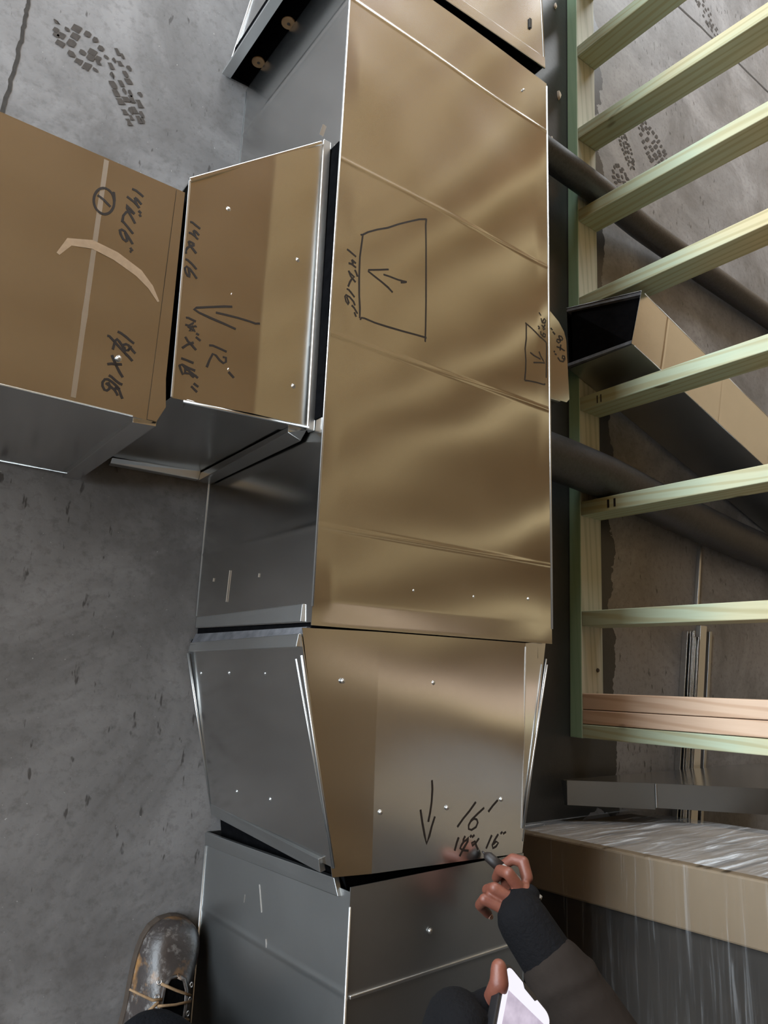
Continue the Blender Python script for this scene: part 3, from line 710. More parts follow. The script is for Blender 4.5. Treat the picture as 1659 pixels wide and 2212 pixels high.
s = MB(); s.hexa([(X0b + 0.012, -0.47, 0.012), (X1b - 0.01, -0.47, 0.012), (X1b - 0.01, -0.366, 0.012), (X0b + 0.012, -0.366, 0.012)],
                 [(X0t + 0.010, -0.47, zt0 - 0.012), (X1t - 0.012, -0.47, zt1 - 0.010), (X1t - 0.012, -0.366, zt1 - 0.010), (X0t + 0.010, -0.366, zt0 - 0.012)])
s.build('liner', M_LINER, lo, label='black insulation liner')
s = MB(); s.bar((X0t + 0.006, BEAD_Y, zt0 + 0.0012), (X1t - 0.004, BEAD_Y + 0.002, zt1 + 0.0012), 0.0045, 0.0025); s.build('cross_bead', M_EDGE, lo, bevel=0.001)
screws([(0.236, -0.425, H - 0.012)], (0, 0, 1), lo, 0.0032)
M_SCRATCH = plain('bare_scratch', (0.80, 0.81, 0.81), 0.35, metallic=1.0)
def scratch(a, b, parent, off):
    s = MB(); s.bar(Vector(a) + Vector(off), Vector(b) + Vector(off), 0.0014, 0.0006); s.build('scratch', M_SCRATCH, parent)
scratch((0.0710, -0.395, 0.187), (0.0720, -0.432, 0.199), lo, (-0.0007, 0, 0))
scratch((0.0732, -0.464, 0.216), (0.0734, -0.475, 0.219), lo, (-0.0007, 0, 0))
scratch((0.0682, -0.419, 0.147), (0.0681, -0.431, 0.146), lo, (-0.0007, 0, 0))

# ------------------------------------------------------------------ duct beyond the far joint
fd = thing('far_duct', (0.23, 1.8, 0), 'galvanized duct beyond the far joint, black liner edge with two tan washers', 'air duct')
A0, A1 = (-0.045, 1.163), (0.482, 1.192)
B0, B1 = (0.15, 2.35), (0.43, 2.35)
zz = H + 0.001
panel('top_panel', (A0[0], A0[1], zz), (A1[0], A1[1], zz), (B1[0], B1[1], zz), (B0[0], B0[1], zz), 20, 60, M_GALV, fd,
      lambda u, v, p: 0.0014 * math.sin(7 * p.x + 12 * p.y) * math.sin(math.pi * u))
panel('side_panel', (B0[0], B0[1], 0.002), (A0[0], A0[1], 0.002), (A0[0], A0[1], zz), (B0[0], B0[1], zz), 20, 8, M_GALV, fd)
panel('side_panel', (A1[0], A1[1], 0.002), (B1[0], B1[1], 0.002), (B1[0], B1[1], zz), (A1[0], A1[1], zz), 8, 4, M_GALV, fd)
panel('bottom_panel', (A1[0], A1[1], 0.002), (A0[0], A0[1], 0.002), (B0[0], B0[1], 0.002), (B1[0], B1[1], 0.002), 2, 2, M_GALV, fd)
s = MB(); s.hexa([(-0.040, 1.172, 0.006), (0.472, 1.200, 0.006), (0.472, 1.24, 0.006), (-0.036, 1.24, 0.006)],
                 [(-0.040, 1.172, H - 0.006), (0.472, 1.200, H - 0.006), (0.472, 1.24, H - 0.006), (-0.036, 1.24, H - 0.006)])
s.build('liner', M_LINER, fd, label='black insulation liner edge')
s = MB(); s.bar((-0.048, 1.165, 0.003), (-0.048, 1.166, H - 0.004), 0.020, 0.006, (0, 1, 0)); s.build('end_lip', M_EDGE, fd, bevel=0.001)
s = MB(); s.bar((-0.042, 1.170, zz + 0.002), (A1[0], 1.200, zz + 0.002), 0.026, 0.004); s.build('end_lip', M_GALV, fd, bevel=0.001)
seam((A0[0] - 0.001, 1.175, 0.004), (B0[0], 2.3, 0.004), fd, 0.002)
seam((A1[0], 1.21, zz), (B1[0], 2.3, zz), fd, 0.002)
for x, z in ((-0.006, 0.070), (-0.002, 0.192)):
    s = MB(); s.tube([(x, 1.1745, z), (x, 1.1705, z)], 0.0140, 18); o = s.build('insulation_washer', M_WASHER, fd, bevel=0.001, label='round tan washer on the black liner')
    s = MB(); s.tube([(x, 1.1708, z), (x, 1.1698, z)], 0.0032, 8); s.build('pin_head', M_MUD, o)
s = MB(); s.box(0.436, 0.442, 1.262, 1.285, zz + 0.0005, zz + 0.003); s.build('clip', M_JOINT, fd)

for a, b in (((0, 0.0953, 0.1346), (0, 0.0418, 0.1306)), ((0, 0.081, 0.247), (0, 0.075, 0.246)), ((0, 0.087, 0.068), (0, 0.081, 0.067))):
    scratch(a, b, trunk, (-0.0007, 0, 0))

# ------------------------------------------------------------------ flared take-off on the left side
el = thing('takeoff_fitting', (-0.11, 0.45, 0), 'flared galvanized take-off fitting marked 12 feet, between branch and main duct', 'air duct')
Z = 0.39; ZB = 0.018
def ew(x, y): return 0.0010 * pnoise(Vector((x * 6, y * 6, 9)))
cr = -0.0985
def lerp2(a, b, t): return (a[0] + (b[0] - a[0]) * t, a[1] + (b[1] - a[1]) * t)
NR, FR, FL, NL = (-0.006, 0.2865), (-0.011, 0.768), (-0.2235, 0.597), (-0.216, 0.277)
NM = lerp2(NL, NR, 0.555); FM = lerp2(FL, FR, 0.555)
def v3(p, z): return (p[0], p[1], z)
def eh(x, y):
    u = (x + 0.222) / 0.215
    return ew(x, y) + 0.0055 * max(0.0, 1 - abs(u - 0.555) / 0.45)
panel('top_panel', v3(NL, Z), v3(NR, Z), v3(FR, Z), v3(FL, Z), 40, 24, M_GALV, el, lambda u, v, p: eh(p.x, p.y))
panel('side_panel', v3(NL, ZB), v3(NR, ZB), v3(NR, Z), v3(NL, Z), 12, 16, M_GALV, el, lambda u, v, p: 0.002 * pnoise(Vector((p.x * 7, p.z * 7, 5))))
panel('side_panel', v3(FR, ZB), v3(FL, ZB), v3(FL, Z), v3(FR, Z), 6, 6, M_GALV, el)
panel('bottom_panel', v3(NR, ZB), v3(NL, ZB), v3(FL, ZB), v3(FR, ZB), 2, 2, M_GALV, el)
s = MB(); s.hexa([(-0.012, 0.281, Z - 0.002), (-0.0015, 0.281, Z - 0.014), (-0.0045, 0.772, Z - 0.014), (-0.017, 0.772, Z - 0.002)],
                 [(-0.012, 0.281, Z + 0.003), (0.0, 0.281, Z + 0.003), (-0.003, 0.772, Z + 0.003), (-0.017, 0.772, Z + 0.003)])
s.build('top_flange', M_EDGE, el, bevel=0.0015)
s = MB(); s.hexa([(-0.190, 0.275, Z - 0.026), (-0.020, 0.284, Z - 0.034), (-0.020, 0.288, Z - 0.034), (-0.190, 0.280, Z - 0.026)],
                 [(-0.196, 0.2745, Z + 0.001), (-0.010, 0.2835, Z + 0.001), (-0.010, 0.288, Z + 0.001), (-0.196, 0.280, Z + 0.001)])
s.build('near_top_lip', M_GALV, el, bevel=0.001)
s = MB(); s.tube([(-0.200, 0.2755, Z + 0.0015), (-0.010, 0.2845, Z + 0.0015)], 0.0022, 8); s.build('top_hem', M_EDGE, el, True)
s = MB(); s.hexa([(-0.030, 0.268, ZB), (-0.003, 0.268, ZB), (-0.003, 0.286, ZB), (-0.030, 0.283, ZB)],
                 [(-0.036, 0.274, Z - 0.012), (-0.004, 0.272, Z - 0.030), (-0.004, 0.286, Z - 0.012), (-0.036, 0.283, Z - 0.012)])
s.build('near_flange', M_GALV, el, bevel=0.001)
s = MB(); s.hexa([(-0.190, 0.268, ZB - 0.004), (-0.03, 0.270, ZB - 0.004), (-0.03, 0.286, ZB - 0.004), (-0.190, 0.278, ZB - 0.004)],
                 [(-0.190, 0.270, ZB + 0.008), (-0.03, 0.271, ZB + 0.008), (-0.03, 0.286, ZB + 0.016), (-0.190, 0.278, ZB + 0.016)])
s.build('bottom_lip', M_EDGE, el, bevel=0.001)
s = MB(); s.bar((NL[0], NL[1], Z + 0.001), (FL[0], FL[1], Z + 0.001), 0.003, 0.003); s.build('top_hem', M_EDGE, el, bevel=0.001)
s = MB(); s.bar((FL[0], FL[1], Z + 0.001), (FR[0] - 0.008, FR[1] - 0.004, Z + 0.001), 0.006, 0.004); s.build('top_hem', M_GALV, el, bevel=0.001)
s = MB(); s.bar((-0.022, 0.775, Z + 0.002), (-0.018, 0.795, Z + 0.004), 0.007, 0.0015); s.build('bent_tab', M_EDGE, el)
sleeve(-0.222, 0.0, 0.295, 0.58, ZB + 0.006, Z - 0.008).build('liner', M_LINER, el, label='black insulation liner')
for key, lb in (('elbow_a', 'black marker size by the far end'), ('elbow_b', 'black marker flow arrow, 12 foot length and corrected size')):
    ribbon(INK[key], 0.0034, lambda x, y: Z + eh(x, y) + 0.0004).build('marker_writing', M_INK, el, label=lb)
screws([(-0.164, 0.578, Z + 0.001), (-0.048, 0.543, Z + 0.001), (-0.147, 0.449, Z + 0.001), (-0.142, 0.337, Z + 0.001), (-0.04, 0.341, Z + 0.001)], (0, 0, 1), el, 0.0028)

# ------------------------------------------------------------------ branch duct running out to the left
br = thing('branch_duct', (-0.7, 0.41, 0), 'galvanized branch duct running off left, marked with a circled 1', 'air duct')
bx = -1.5
def bb(x):
    d = abs(x + 0.334); return 0.0005 * (0.5 + 0.5 * math.cos(math.pi * d / 0.006)) if d < 0.006 else 0
def bh(x, y): return 0.0012 * pnoise(Vector((x * 4, y * 5, 12))) + bb(x)
panel('top_panel', (bx, 0.250, Z), (-0.231, 0.240, Z), (-0.231, 0.576, Z), (bx, 0.588, Z), 240, 16, M_GALV, br,
      lambda u, v, p: bh(p.x, p.y))
panel('side_panel', (bx, 0.250, ZB), (-0.236, 0.240, ZB), (-0.236, 0.240, Z), (bx, 0.250, Z), 30, 12, M_GALV, br, lambda u, v, p: 0.0016 * pnoise(Vector((p.x * 5, p.z * 6, 7))))
panel('side_panel', (-0.231, 0.576, ZB), (bx, 0.588, ZB), (bx, 0.588, Z), (-0.231, 0.576, Z), 4, 4, M_GALV, br)
panel('bottom_panel', (-0.236, 0.24, ZB), (bx, 0.25, ZB), (bx, 0.588, ZB), (-0.236, 0.576, ZB), 2, 2, M_GALV, br)
# end strip with its turned corner
s = MB(); s.add([(-0.232, 0.240, Z + 0.0012), (-0.222, 0.262, Z + 0.0012), (-0.226, 0.300, Z + 0.0012), (-0.2285, 0.575, Z + 0.0012), (-0.240, 0.575, Z + 0.0012), (-0.244, 0.240, Z + 0.0012)], [(0, 1, 2, 3, 4, 5)])
s.add([(-0.232, 0.240, Z + 0.0012), (-0.222, 0.262, Z + 0.0012), (-0.218, 0.256, Z - 0.028), (-0.226, 0.238, Z - 0.028)], [(0, 1, 2, 3)])
s.build('end_strip', M_GALV, br)
s = MB(); s.hexa([(-0.262, 0.232, ZB), (-0.236, 0.232, ZB), (-0.236, 0.242, ZB), (-0.262, 0.242, ZB)],
                 [(-0.258, 0.236, Z - 0.012), (-0.230, 0.235, Z - 0.004), (-0.230, 0.242, Z - 0.004), (-0.258, 0.242, Z - 0.012)])
s.build('near_flange', M_GALV, br, bevel=0.001)
seam((-0.262, 0.2398, Z), (bx, 0.2498, Z), br, 0.0014)
seam((-0.262, 0.2398, ZB + 0.003), (bx, 0.2498, ZB + 0.003), br, 0.0014, M_GALV)
sleeve(-0.34, -0.234, 0.25, 0.566, ZB + 0.006, Z - 0.008).build('liner', M_LINER, br, label='black insulation liner')
ribbon([[(-0.334, 0.246 + 0.328 * k / 24) for k in range(25)]], 0.007, lambda x, y: Z + bh(x, y) + 0.0002).build('cross_bead', M_EDGE, br)
for key, lb in (('branch_a', 'black marker size with a circled 1'), ('branch_b', 'black marker corrected size')):
    ribbon(INK[key], 0.0036, lambda x, y: Z + bh(x, y) + 0.0004).build('marker_writing', M_INK, br, label=lb)
sm = [(-0.3738, 0.4225), (-0.3631, 0.4434), (-0.3363, 0.4507), (-0.307, 0.4462), (-0.2759, 0.4338), (-0.2591, 0.4201), (-0.2468, 0.4032)]
mb = MB(); L_ = []; R_ = []
wd = [0.004, 0.010, 0.012, 0.013, 0.012, 0.008, 0.003]
for i, p in enumerate(sm):
    a = Vector((*sm[max(i - 1, 0)], 0)); b = Vector((*sm[min(i + 1, len(sm) - 1)], 0)); d = (b - a).normalized(); s_ = Vector((-d.y, d.x, 0)) * wd[i] * 0.5
    L_.append((p[0] + s_.x, p[1] + s_.y, Z + bh(p[0], p[1]) + 0.0003)); R_.append((p[0] - s_.x, p[1] - s_.y, Z + bh(p[0], p[1]) + 0.0003))
mb.add(L_ + R_, [(i, i + 1, len(sm) + i + 1, len(sm) + i) for i in range(len(sm) - 1)])
mb.build('dust_smear', M_DUST, br, label='pale curved dust smear')
screws([(-0.288, 0.31, Z + 0.002)], (0, 0, 1), br, 0.0028)

# ------------------------------------------------------------------ small tap on the right side
tpf = thing('side_tap', (0.56, 0.58, 0.2), 'small shoe tap marked 6 by 8 on the right side of the main duct', 'air duct')
zt, zb = 0.350, 0.205
outline = [(0.4935, 0.492), (0.622, 0.500), (0.631, 0.509), (0.624, 0.640), (0.617, 0.658), (0.600, 0.676), (0.4935, 0.735)]
n = len(outline)
s = MB(); s.add([(x, y, zt) for x, y in outline] + [(x, y, zt - 0.0015) for x, y in outline], [tuple(range(n)), tuple(reversed(range(n, 2 * n)))] + [(i, n + i, n + (i + 1) % n, (i + 1) % n) for i in range(n)])
s.build('top_panel', M_GALV, tpf)
inner = [(0.4935, 0.496), (0.618, 0.504), (0.618, 0.640), (0.600, 0.668), (0.4935, 0.728)]
m_ = len(inner)
s = MB(); s.add([(x, y, zb) for x, y in inner] + [(x, y, zt - 0.002) for x, y in inner], [tuple(reversed(range(m_)))] + [(i, (i + 1) % m_, m_ + (i + 1) % m_, m_ + i) for i in range(m_) if i != 1])
s.build('side_wrap', M_GALV, tpf)
s = MB(); s.bar((0.50, 0.494, zt - 0.006), (0.605, 0.501, zt - 0.006), 0.006, 0.009); s.build('near_hem', M_EDGE, tpf, bevel=0.001)
s = MB(); s.box(0.50, 0.612, 0.51, 0.63, zb + 0.004, zt - 0.006); s.build('liner', M_LINER, tpf)
ribbon(INK['tap'], 0.0034, lambda x, y: zt + 0.0006).build('marker_writing', M_INK, tpf, label='black marker size')
# ------------------------------------------------------------------ stud wall
sw = thing('stud_wall', (1.09, 1.4, 0), 'open stud wall of greenish treated lumber standing beyond the main duct', 'wall frame')
def wx(y): return 1.0455 + 0.0165 * y
PT = 0.040
s = MB(); ya, yb = -0.212, 3.6
s.hexa([(wx(ya) - .002, ya, 0.001), (wx(ya) + .087, ya, 0.001), (wx(yb) + .087, yb, 0.001), (wx(yb) - .002, yb, 0.001)],
       [(wx(ya) - .002, ya, PT), (wx(ya) + .087, ya, PT), (wx(yb) + .087, yb, PT), (wx(yb) - .002, yb, PT)])
s.build('bottom_plate', M_PLATE, sw, bevel=0.002, label='pale green bottom plate')
ZT = 2.38
s = MB(); s.hexa([(wx(ya), ya, ZT), (wx(ya) + .087, ya, ZT), (wx(yb) + .087, yb, ZT), (wx(yb), yb, ZT)],
                 [(wx(ya), ya, ZT + PT), (wx(ya) + .087, ya, ZT + PT), (wx(yb) + .087, yb, ZT + PT), (wx(yb), yb, ZT + PT)])
s.build('top_plate', M_STUD, sw, bevel=0.002)
def stud(y, lean=0.0, mat=M_STUD, depth=0.087, th=0.040, label=None):
    x = wx(y); s = MB()
    s.hexa([(x, y, PT), (x + depth, y, PT), (x + depth, y + th, PT), (x, y + th, PT)],
           [(x, y + lean, ZT), (x + depth, y + lean, ZT), (x + depth, y + th + lean, ZT), (x, y + th + lean, ZT)])
    return s.build('stud', mat, sw, bevel=0.002, label=label)
for y, ln in ((3.05, 0), (2.75, 0), (2.45, 0), (2.16, -0.02), (1.88, -0.03), (1.572, -0.10), (1.283, -0.05), (0.990, -0.01), (0.676, 0.0), (0.371, 0.01), (0.072, 0.02)):
    stud(y, ln)
stud(-0.140, 0.05, M_SPRUCE, label='pinkish untreated stud')
stud(-0.176, 0.05, M_SPRUCE, label='pinkish untreated stud', th=0.0345)
stud(-0.211, 0.05, M_STUD, th=0.0335)
mk = MB()
for z in (0.130, 0.150):
    mk.hexa([(1.0505, 0.380, z - .003), (1.0515, 0.380, z - .003), (1.0515, 0.402, z - .003), (1.0505, 0.402, z - .003)],
            [(1.0505, 0.380, z + .003), (1.0515, 0.380, z + .003), (1.0515, 0.402, z + .003), (1.0505, 0.402, z + .003)])
mk.build('marker_ticks', M_INK, sw, label='two black ticks on a stud')
mk = MB()
for z in (0.100, 0.112):
    mk.hexa([(1.0555, 0.682, z - .0015), (1.0562, 0.682, z - .0015), (1.0562, 0.704, z - .0015), (1.0555, 0.704, z - .0015)],
            [(1.0555, 0.682, z + .0015), (1.0562, 0.682, z + .0015), (1.0562, 0.704, z + .0015), (1.0555, 0.704, z + .0015)])
mk.build('marker_ticks', M_INK, sw, label='two faint ticks on a stud')
kn = MB(); kn.disc((1.108, -0.040, PT + 0.0005), (0, 0, 1), 0.006, 0.003, 9); kn.build('nail_head', M_MUD, sw)

# ------------------------------------------------------------------ pipes through the wall
def pipe(name, pts, r, label, rough_amp):
    p = thing(name, tuple(Vector(pts[0])), label, 'pipe', None)
    cur = []
    P = [Vector(q) for q in pts]
    for a, b in zip(P[:-1], P[1:]):
        for k in range(14): cur.append(a.lerp(b, k / 14))
    cur.append(P[-1])
    sm = [cur[0]] + [(cur[i - 1] + cur[i] * 2 + cur[i + 1]) / 4 for i in range(1, len(cur) - 1)] + [cur[-1]]
    s = MB(); s.tube(sm, r, 28); s.build('foam_sleeve', M_FOAM, p, True)
    d = (sm[0] - sm[1]).normalized()
    s = MB(); s.tube([sm[0] - d * 0.002, sm[0] + d * 0.03], r * 0.62, 20); s.build('inner_pipe', M_JOINT, p, True)
    return p
pipe('insulated_pipe', [(0.60, 1.40, 0.085), (0.9, 1.392, 0.084), (1.10, 1.382, 0.083), (1.35, 1.378, 0.062), (1.75, 1.378, 0.044), (2.25, 1.36, 0.044), (3.2, 1.33, 0.044)], 0.0405,
     'slim black foam-sleeved pipe crossing the bottom plate far up the wall', 0.002)
pipe('insulated_pipe', [(0.60, 0.495, 0.103), (0.9, 0.485, 0.102), (1.09, 0.472, 0.102), (1.35, 0.447, 0.085), (1.75, 0.415, 0.063), (2.15, 0.378, 0.062), (3.1, 0.18, 0.062)], 0.059,
     'thick black foam-sleeved pipe under the small rectangular duct', 0.002)

# ------------------------------------------------------------------ small rectangular duct through the wall
sd = thing('small_duct', (1.7, 0.72, 0), 'small rectangular duct with black open end poking through the stud wall', 'air duct')
ang = math.radians(-15.0)
dx, dy = math.cos(ang), math.sin(ang); nx_, ny_ = -dy, dx
def sp(s_, t, z): return (0.995 + dx * s_ + nx_ * t, 0.790 + dy * s_ + ny_ * t, z)
Ls = 1.25
def zb_(s_): return 0.043 - 0.024 * s_
def zt_(s_): return 0.252 - 0.024 * s_
SD_B = (0.145, 0.445, 0.745, 1.045)
def sb(p):
    s_ = (p.x - 0.995) * dx + (p.y - 0.790) * dy; z = 0
    for b in SD_B:
        d = abs(s_ - b)
        if d < 0.005: z += 0.0007 * (0.5 + 0.5 * math.cos(math.pi * d / 0.005))
    return z
WS = 0.178
panel('top_panel', sp(0.006, 0, zt_(0)), sp(Ls, 0, zt_(Ls)), sp(Ls, WS, zt_(Ls)), sp(0.014, WS, zt_(0)), 340, 8, M_GALV, sd, lambda u, v, p: sb(p) + 0.001 * pnoise(p * 6))
panel('side_panel', sp(0.012, 0, zb_(0)), sp(Ls, 0, zb_(Ls)), sp(Ls, 0, zt_(Ls)), sp(0.012, 0, zt_(0)), 200, 8, M_GALV_DULL, sd, lambda u, v, p: sb(p))
panel('side_panel', sp(Ls, WS, zb_(Ls)), sp(-0.042, WS, zb_(0)), sp(0.014, WS, zt_(0)), sp(Ls, WS, zt_(Ls)), 4, 4, M_GALV, sd)
panel('bottom_panel', sp(Ls, 0, zb_(Ls)), sp(0.012, 0, zb_(0)), sp(-0.042, WS, zb_(0)), sp(Ls, WS, zb_(Ls)), 4, 2, M_GALV, sd)
t = 0.012
s = MB()
s.hexa([sp(0.012, t, zb_(0) + t), sp(Ls - .02, t, zb_(Ls) + t), sp(Ls - .02, WS - t, zb_(Ls) + t), sp(-0.030, WS - t, zb_(0) + t)],
       [sp(0.014, t, zt_(0) - t), sp(Ls - .02, t, zt_(Ls) - t), sp(Ls - .02, WS - t, zt_(Ls) - t), sp(0.024, WS - t, zt_(0) - t)])
s.build('liner', M_LINER, sd, label='black insulation liner')
s = MB()
s.hexa([sp(0.002, 0.002, zb_(0) + .002), sp(0.03, 0.002, zb_(0) + .002), sp(0.03, t, zb_(0) + .002), sp(0.002, t, zb_(0) + .002)], [sp(0.008, 0.002, zt_(0) - .003), sp(0.03, 0.002, zt_(0) - .003), sp(0.03, t, zt_(0) - .003), sp(0.008, t, zt_(0) - .003)])
s.build('liner_edge', M_GASKET, sd, label='frayed black liner edge'); s = MB()
s.hexa([sp(-0.040, WS - t, zb_(0) + .002), sp(0.0, WS - t, zb_(0) + .002), sp(0.0, WS - .002, zb_(0) + .002), sp(-0.040, WS - .002, zb_(0) + .002)], [sp(0.016, WS - t, zt_(0) - .003), sp(0.05, WS - t, zt_(0) - .003), sp(0.05, WS - .002, zt_(0) - .003), sp(0.016, WS - .002, zt_(0) - .003)])
s.build('liner_edge', M_GASKET, sd, label='frayed black liner edge')
seam(sp(0.03, WS, zt_(0.03)), sp(Ls, WS, zt_(Ls)), sd, 0.0015)
seam(sp(0.02, 0, zt_(0.02)), sp(Ls, 0, zt_(Ls)), sd, 0.0014, M_GALV_DULL)

# ------------------------------------------------------------------ metal strips lying on the floor behind the wall
def strip(name, x, y0_, y1_, w_, h_, label, group=None, mat=M_GALV):
    s = MB()
    k = 0.19
    a = (x, y0_); b = (x + k * (y1_ - y0_), y1_)
    s.hexa([(a[0], a[1], 0.0005), (a[0] + w_, a[1], 0.0005), (b[0] + w_, b[1], 0.0005), (b[0], b[1], 0.0005)],
           [(a[0], a[1], h_), (a[0] + w_, a[1], h_), (b[0] + w_, b[1], h_), (b[0], b[1], h_)])
    base = (x, (y0_ + y1_) / 2, 0)
    o = s.build(name, mat, None, loc=base, bevel=0.0008)
    return tag(o, label, 'metal strip', group)
ORD = ('leftmost', 'second from left', 'third from left', 'fourth from left', 'fourth from right', 'third from right', 'second from right', 'rightmost')
for i in range(8):
    strip('metal_strip', 1.580 + i * 0.0078 + random.uniform(-.001, .001), 0.082 + random.uniform(-.012, .02), -0.95, 0.0028, 0.020 + random.uniform(-.003, .006),
          'thin galvanized strip on edge, ' + ORD[i] + ' of the bundle behind the wall', 'bundle of thin strips behind the wall')
strip('metal_channel', 1.662, 0.115, -0.95, 0.036, 0.016, 'wide pale metal strip lying beside the bundle of thin strips', mat=M_EDGE)
strip('metal_channel', 1.692, 0.375, 0.135, 0.010, 0.012, 'narrow metal bar lying ahead of the strip bundle, furthest up', mat=M_EDGE)
strip('metal_channel', 1.720, 0.10, -0.95, 0.014, 0.012, 'narrow metal strip right of the wide pale strip', mat=M_GALV_DULL)

# ------------------------------------------------------------------ wedge-shaped fitting leaning behind the wall
wd_ = thing('wedge_fitting', (1.3, -0.34, 0), 'grey wedge-shaped sheet-metal fitting sloping up between wall end and wrapped stack', 'duct fitting')
prof = [(0.966, 0.034), (0.972, 0.046), (1.156, 0.166), (1.369, 0.333), (1.62, 0.52), (1.95, 0.76)]
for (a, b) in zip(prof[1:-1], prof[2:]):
    panel('top_panel', (a[0], -0.366, a[1]), (b[0], -0.370, b[1]), (b[0], -0.309, b[1]), (a[0], -0.309, a[1]), 10, 4, M_GALV_DARK_REFL, wd_)
s = MB(); pts = prof + [(1.95, 0.034)]
s.add([(x, -0.309, z) for x, z in pts] + [(x, -0.3105, z) for x, z in pts], [tuple(range(len(pts))), tuple(reversed(range(len(pts), 2 * len(pts))))])
s.build('side_panel', M_GALV, wd_)
s = MB(); s.add([(x, -0.366, z) for x, z in pts] + [(x, -0.3645, z) for x, z in pts], [tuple(range(len(pts))), tuple(reversed(range(len(pts), 2 * len(pts))))])
s.build('side_panel', M_GALV, wd_)
s = MB(); s.bar((1.158, -0.366, 0.169), (1.158, -0.310, 0.169), 0.006, 0.003); s.build('cross_bead', M_EDGE, wd_, bevel=0.001)
s = MB(); s.add([(0.969, -0.310, 0.030), (0.980, -0.364, 0.030), (0.980, -0.364, 0.050), (0.969, -0.310, 0.044)], [(0, 1, 2, 3)]); s.build('end_panel', M_GALV_DARK_REFL, wd_)

# ------------------------------------------------------------------ stretch-wrapped stack
st_ = thing('wrapped_stack', (1.05, -0.65, 0), 'tall cardboard stack bound in shiny clear stretch film at lower right', 'wrapped stack')
def lean(x, y, z): return (x, y + 0.05 * z, z)
def lbox(x0, x1, y0_, y1_, z0_, z1_, wob=0.0):
    s = MB()
    s.hexa([lean(x0, y0_, z0_), lean(x1, y0_, z0_), lean(x1, y1_, z0_), lean(x0, y1_, z0_)], [lean(x0, y0_, z1_), lean(x1, y0_, z1_), lean(x1, y1_, z1_), lean(x0, y1_, z1_)])
    return s
lbox(0.812, 1.27, -0.5275, -0.415, 0.012, 1.55).build('carton', M_CARD, st_, bevel=0.004, label='tall brown cardboard carton')
lbox(0.832, 1.27, -1.30, -0.530, 0.012, 1.50).build('board_bundle', M_DARKBOX, st_, bevel=0.004, label='dark bundle behind the carton')
lbox(0.80, 1.28, -1.31, -0.43, 0.0, 0.012).build('base_board', M_DARKBOX, st_)
def film_face(A, B, Cc, D, seed, mat, name='stretch_film'):
    def dd(u, v, p):
        e = math.sin(math.pi * u) * math.sin(math.pi * v)
        return 0.004 * pnoise(Vector((p.x * 10, p.y * 8, p.z * 26 + seed))) * min(1, e * 6) + 0.003
    o = panel(name, A, B, Cc, D, 60, 140, mat, st_, dd, thick=0.0002)
    return o
film_face(lean(1.278, -0.411, 0.0), lean(0.808, -0.411, 0.0), lean(0.808, -0.411, 1.56), lean(1.278, -0.411, 1.56), 1, M_FILM_END)
film_face(lean(0.807, -0.413, 0.0), lean(0.807, -0.530, 0.0), lean(0.807, -0.530, 1.56), lean(0.807, -0.413, 1.56), 2, M_FILM)
film_face(lean(0.807, -0.530, 0.0), lean(0.822, -1.31, 0.0), lean(0.822, -1.31, 1.53), lean(0.807, -0.530, 1.53), 3, M_FILM)

# ------------------------------------------------------------------ crumbs on the floor
def chip(x, y, r, label):
    s = MB(); rnd = random.Random(int(x * 999 + y * 77))
    n = 8; top = []; bot = []
    for k in range(n):
        a = 2 * math.pi * k / n; q = r * rnd.uniform(0.6, 1.25)
        top.append((x + q * .6 * math.cos(a), y + q * 1.3 * math.sin(a), r * 0.8)); bot.append((x + q * .8 * math.cos(a), y + q * 1.5 * math.sin(a), 0.0003))
    s.add(bot + top, [tuple(reversed(range(n))), tuple(range(n, 2 * n))] + [(k, (k + 1) % n, n + (k + 1) % n, n + k) for k in range(n)])
    tag(s.build('foam_chip', M_CHIP, None, loc=(x, y, 0), bevel=0.001), label, 'chip')
chip(1.030, 1.735, 0.011, 'largest pale chip on the dark floor strip beside the bottom plate')
chip(1.018, 2.070, 0.008, 'pale chip on the dark floor strip at the top of the frame')
chip(0.995, 1.56, 0.005, 'smallest pale chip on the dark strip, just above the slim pipe')
# ------------------------------------------------------------------ worker
def cloth(name, col, rough=0.9, scale=140, bstr=0.5, var=0.35, sheen=0.2):
    m, nt, b = new_mat(name)
    v = coords(nt)
    f = ntex(nt, v, 14, 5, 0.6); k = ntex(nt, v, scale, 2, 0.5)
    c = mix(nt, f, tuple(x * (1 - var) for x in col), tuple(min(1, x * (1 + var)) for x in col))
    nt.links.new(c, b.inputs['Base Color']); b.inputs['Roughness'].default_value = rough
    b.inputs['Specular IOR Level'].default_value = 0.15
    bump(nt, b, k, bstr, 0.003)
    return m
M_KNIT = cloth('black_knit', (0.0045, 0.0042, 0.0050), scale=220)  # black deepened further, shade over the worker is in the colour
M_SLEEVE = cloth('brown_jacket_shaded', (0.021, 0.0155, 0.0125), scale=90, bstr=0.3)  # jacket brown darkened to carry the same shade
M_TROUSER = cloth('black_denim', (0.0055, 0.0060, 0.0080), scale=200)
def skin_mat():
    m, nt, b = new_mat('skin_shaded')
    v = coords(nt)
    c = mix(nt, ntex(nt, v, 45, 4, 0.6), (0.110, 0.029, 0.019), (0.22, 0.078, 0.046))  # skin tones darkened, the shade on the hands is painted in
    nt.links.new(c, b.inputs['Base Color']); b.inputs['Roughness'].default_value = 0.5
    b.inputs['Subsurface Weight'].default_value = 0.08
    b.inputs['Subsurface Radius'].default_value = (0.01, 0.004, 0.002)
    bump(nt, b, ntex(nt, v, 350, 3, 0.6), 0.25, 0.0008)
    return m
M_SKIN = skin_mat()
M_NAIL = plain('finger_nail', (0.62, 0.36, 0.27), 0.35)
M_HAIR = cloth('dark_hair', (0.018, 0.012, 0.009), scale=300)
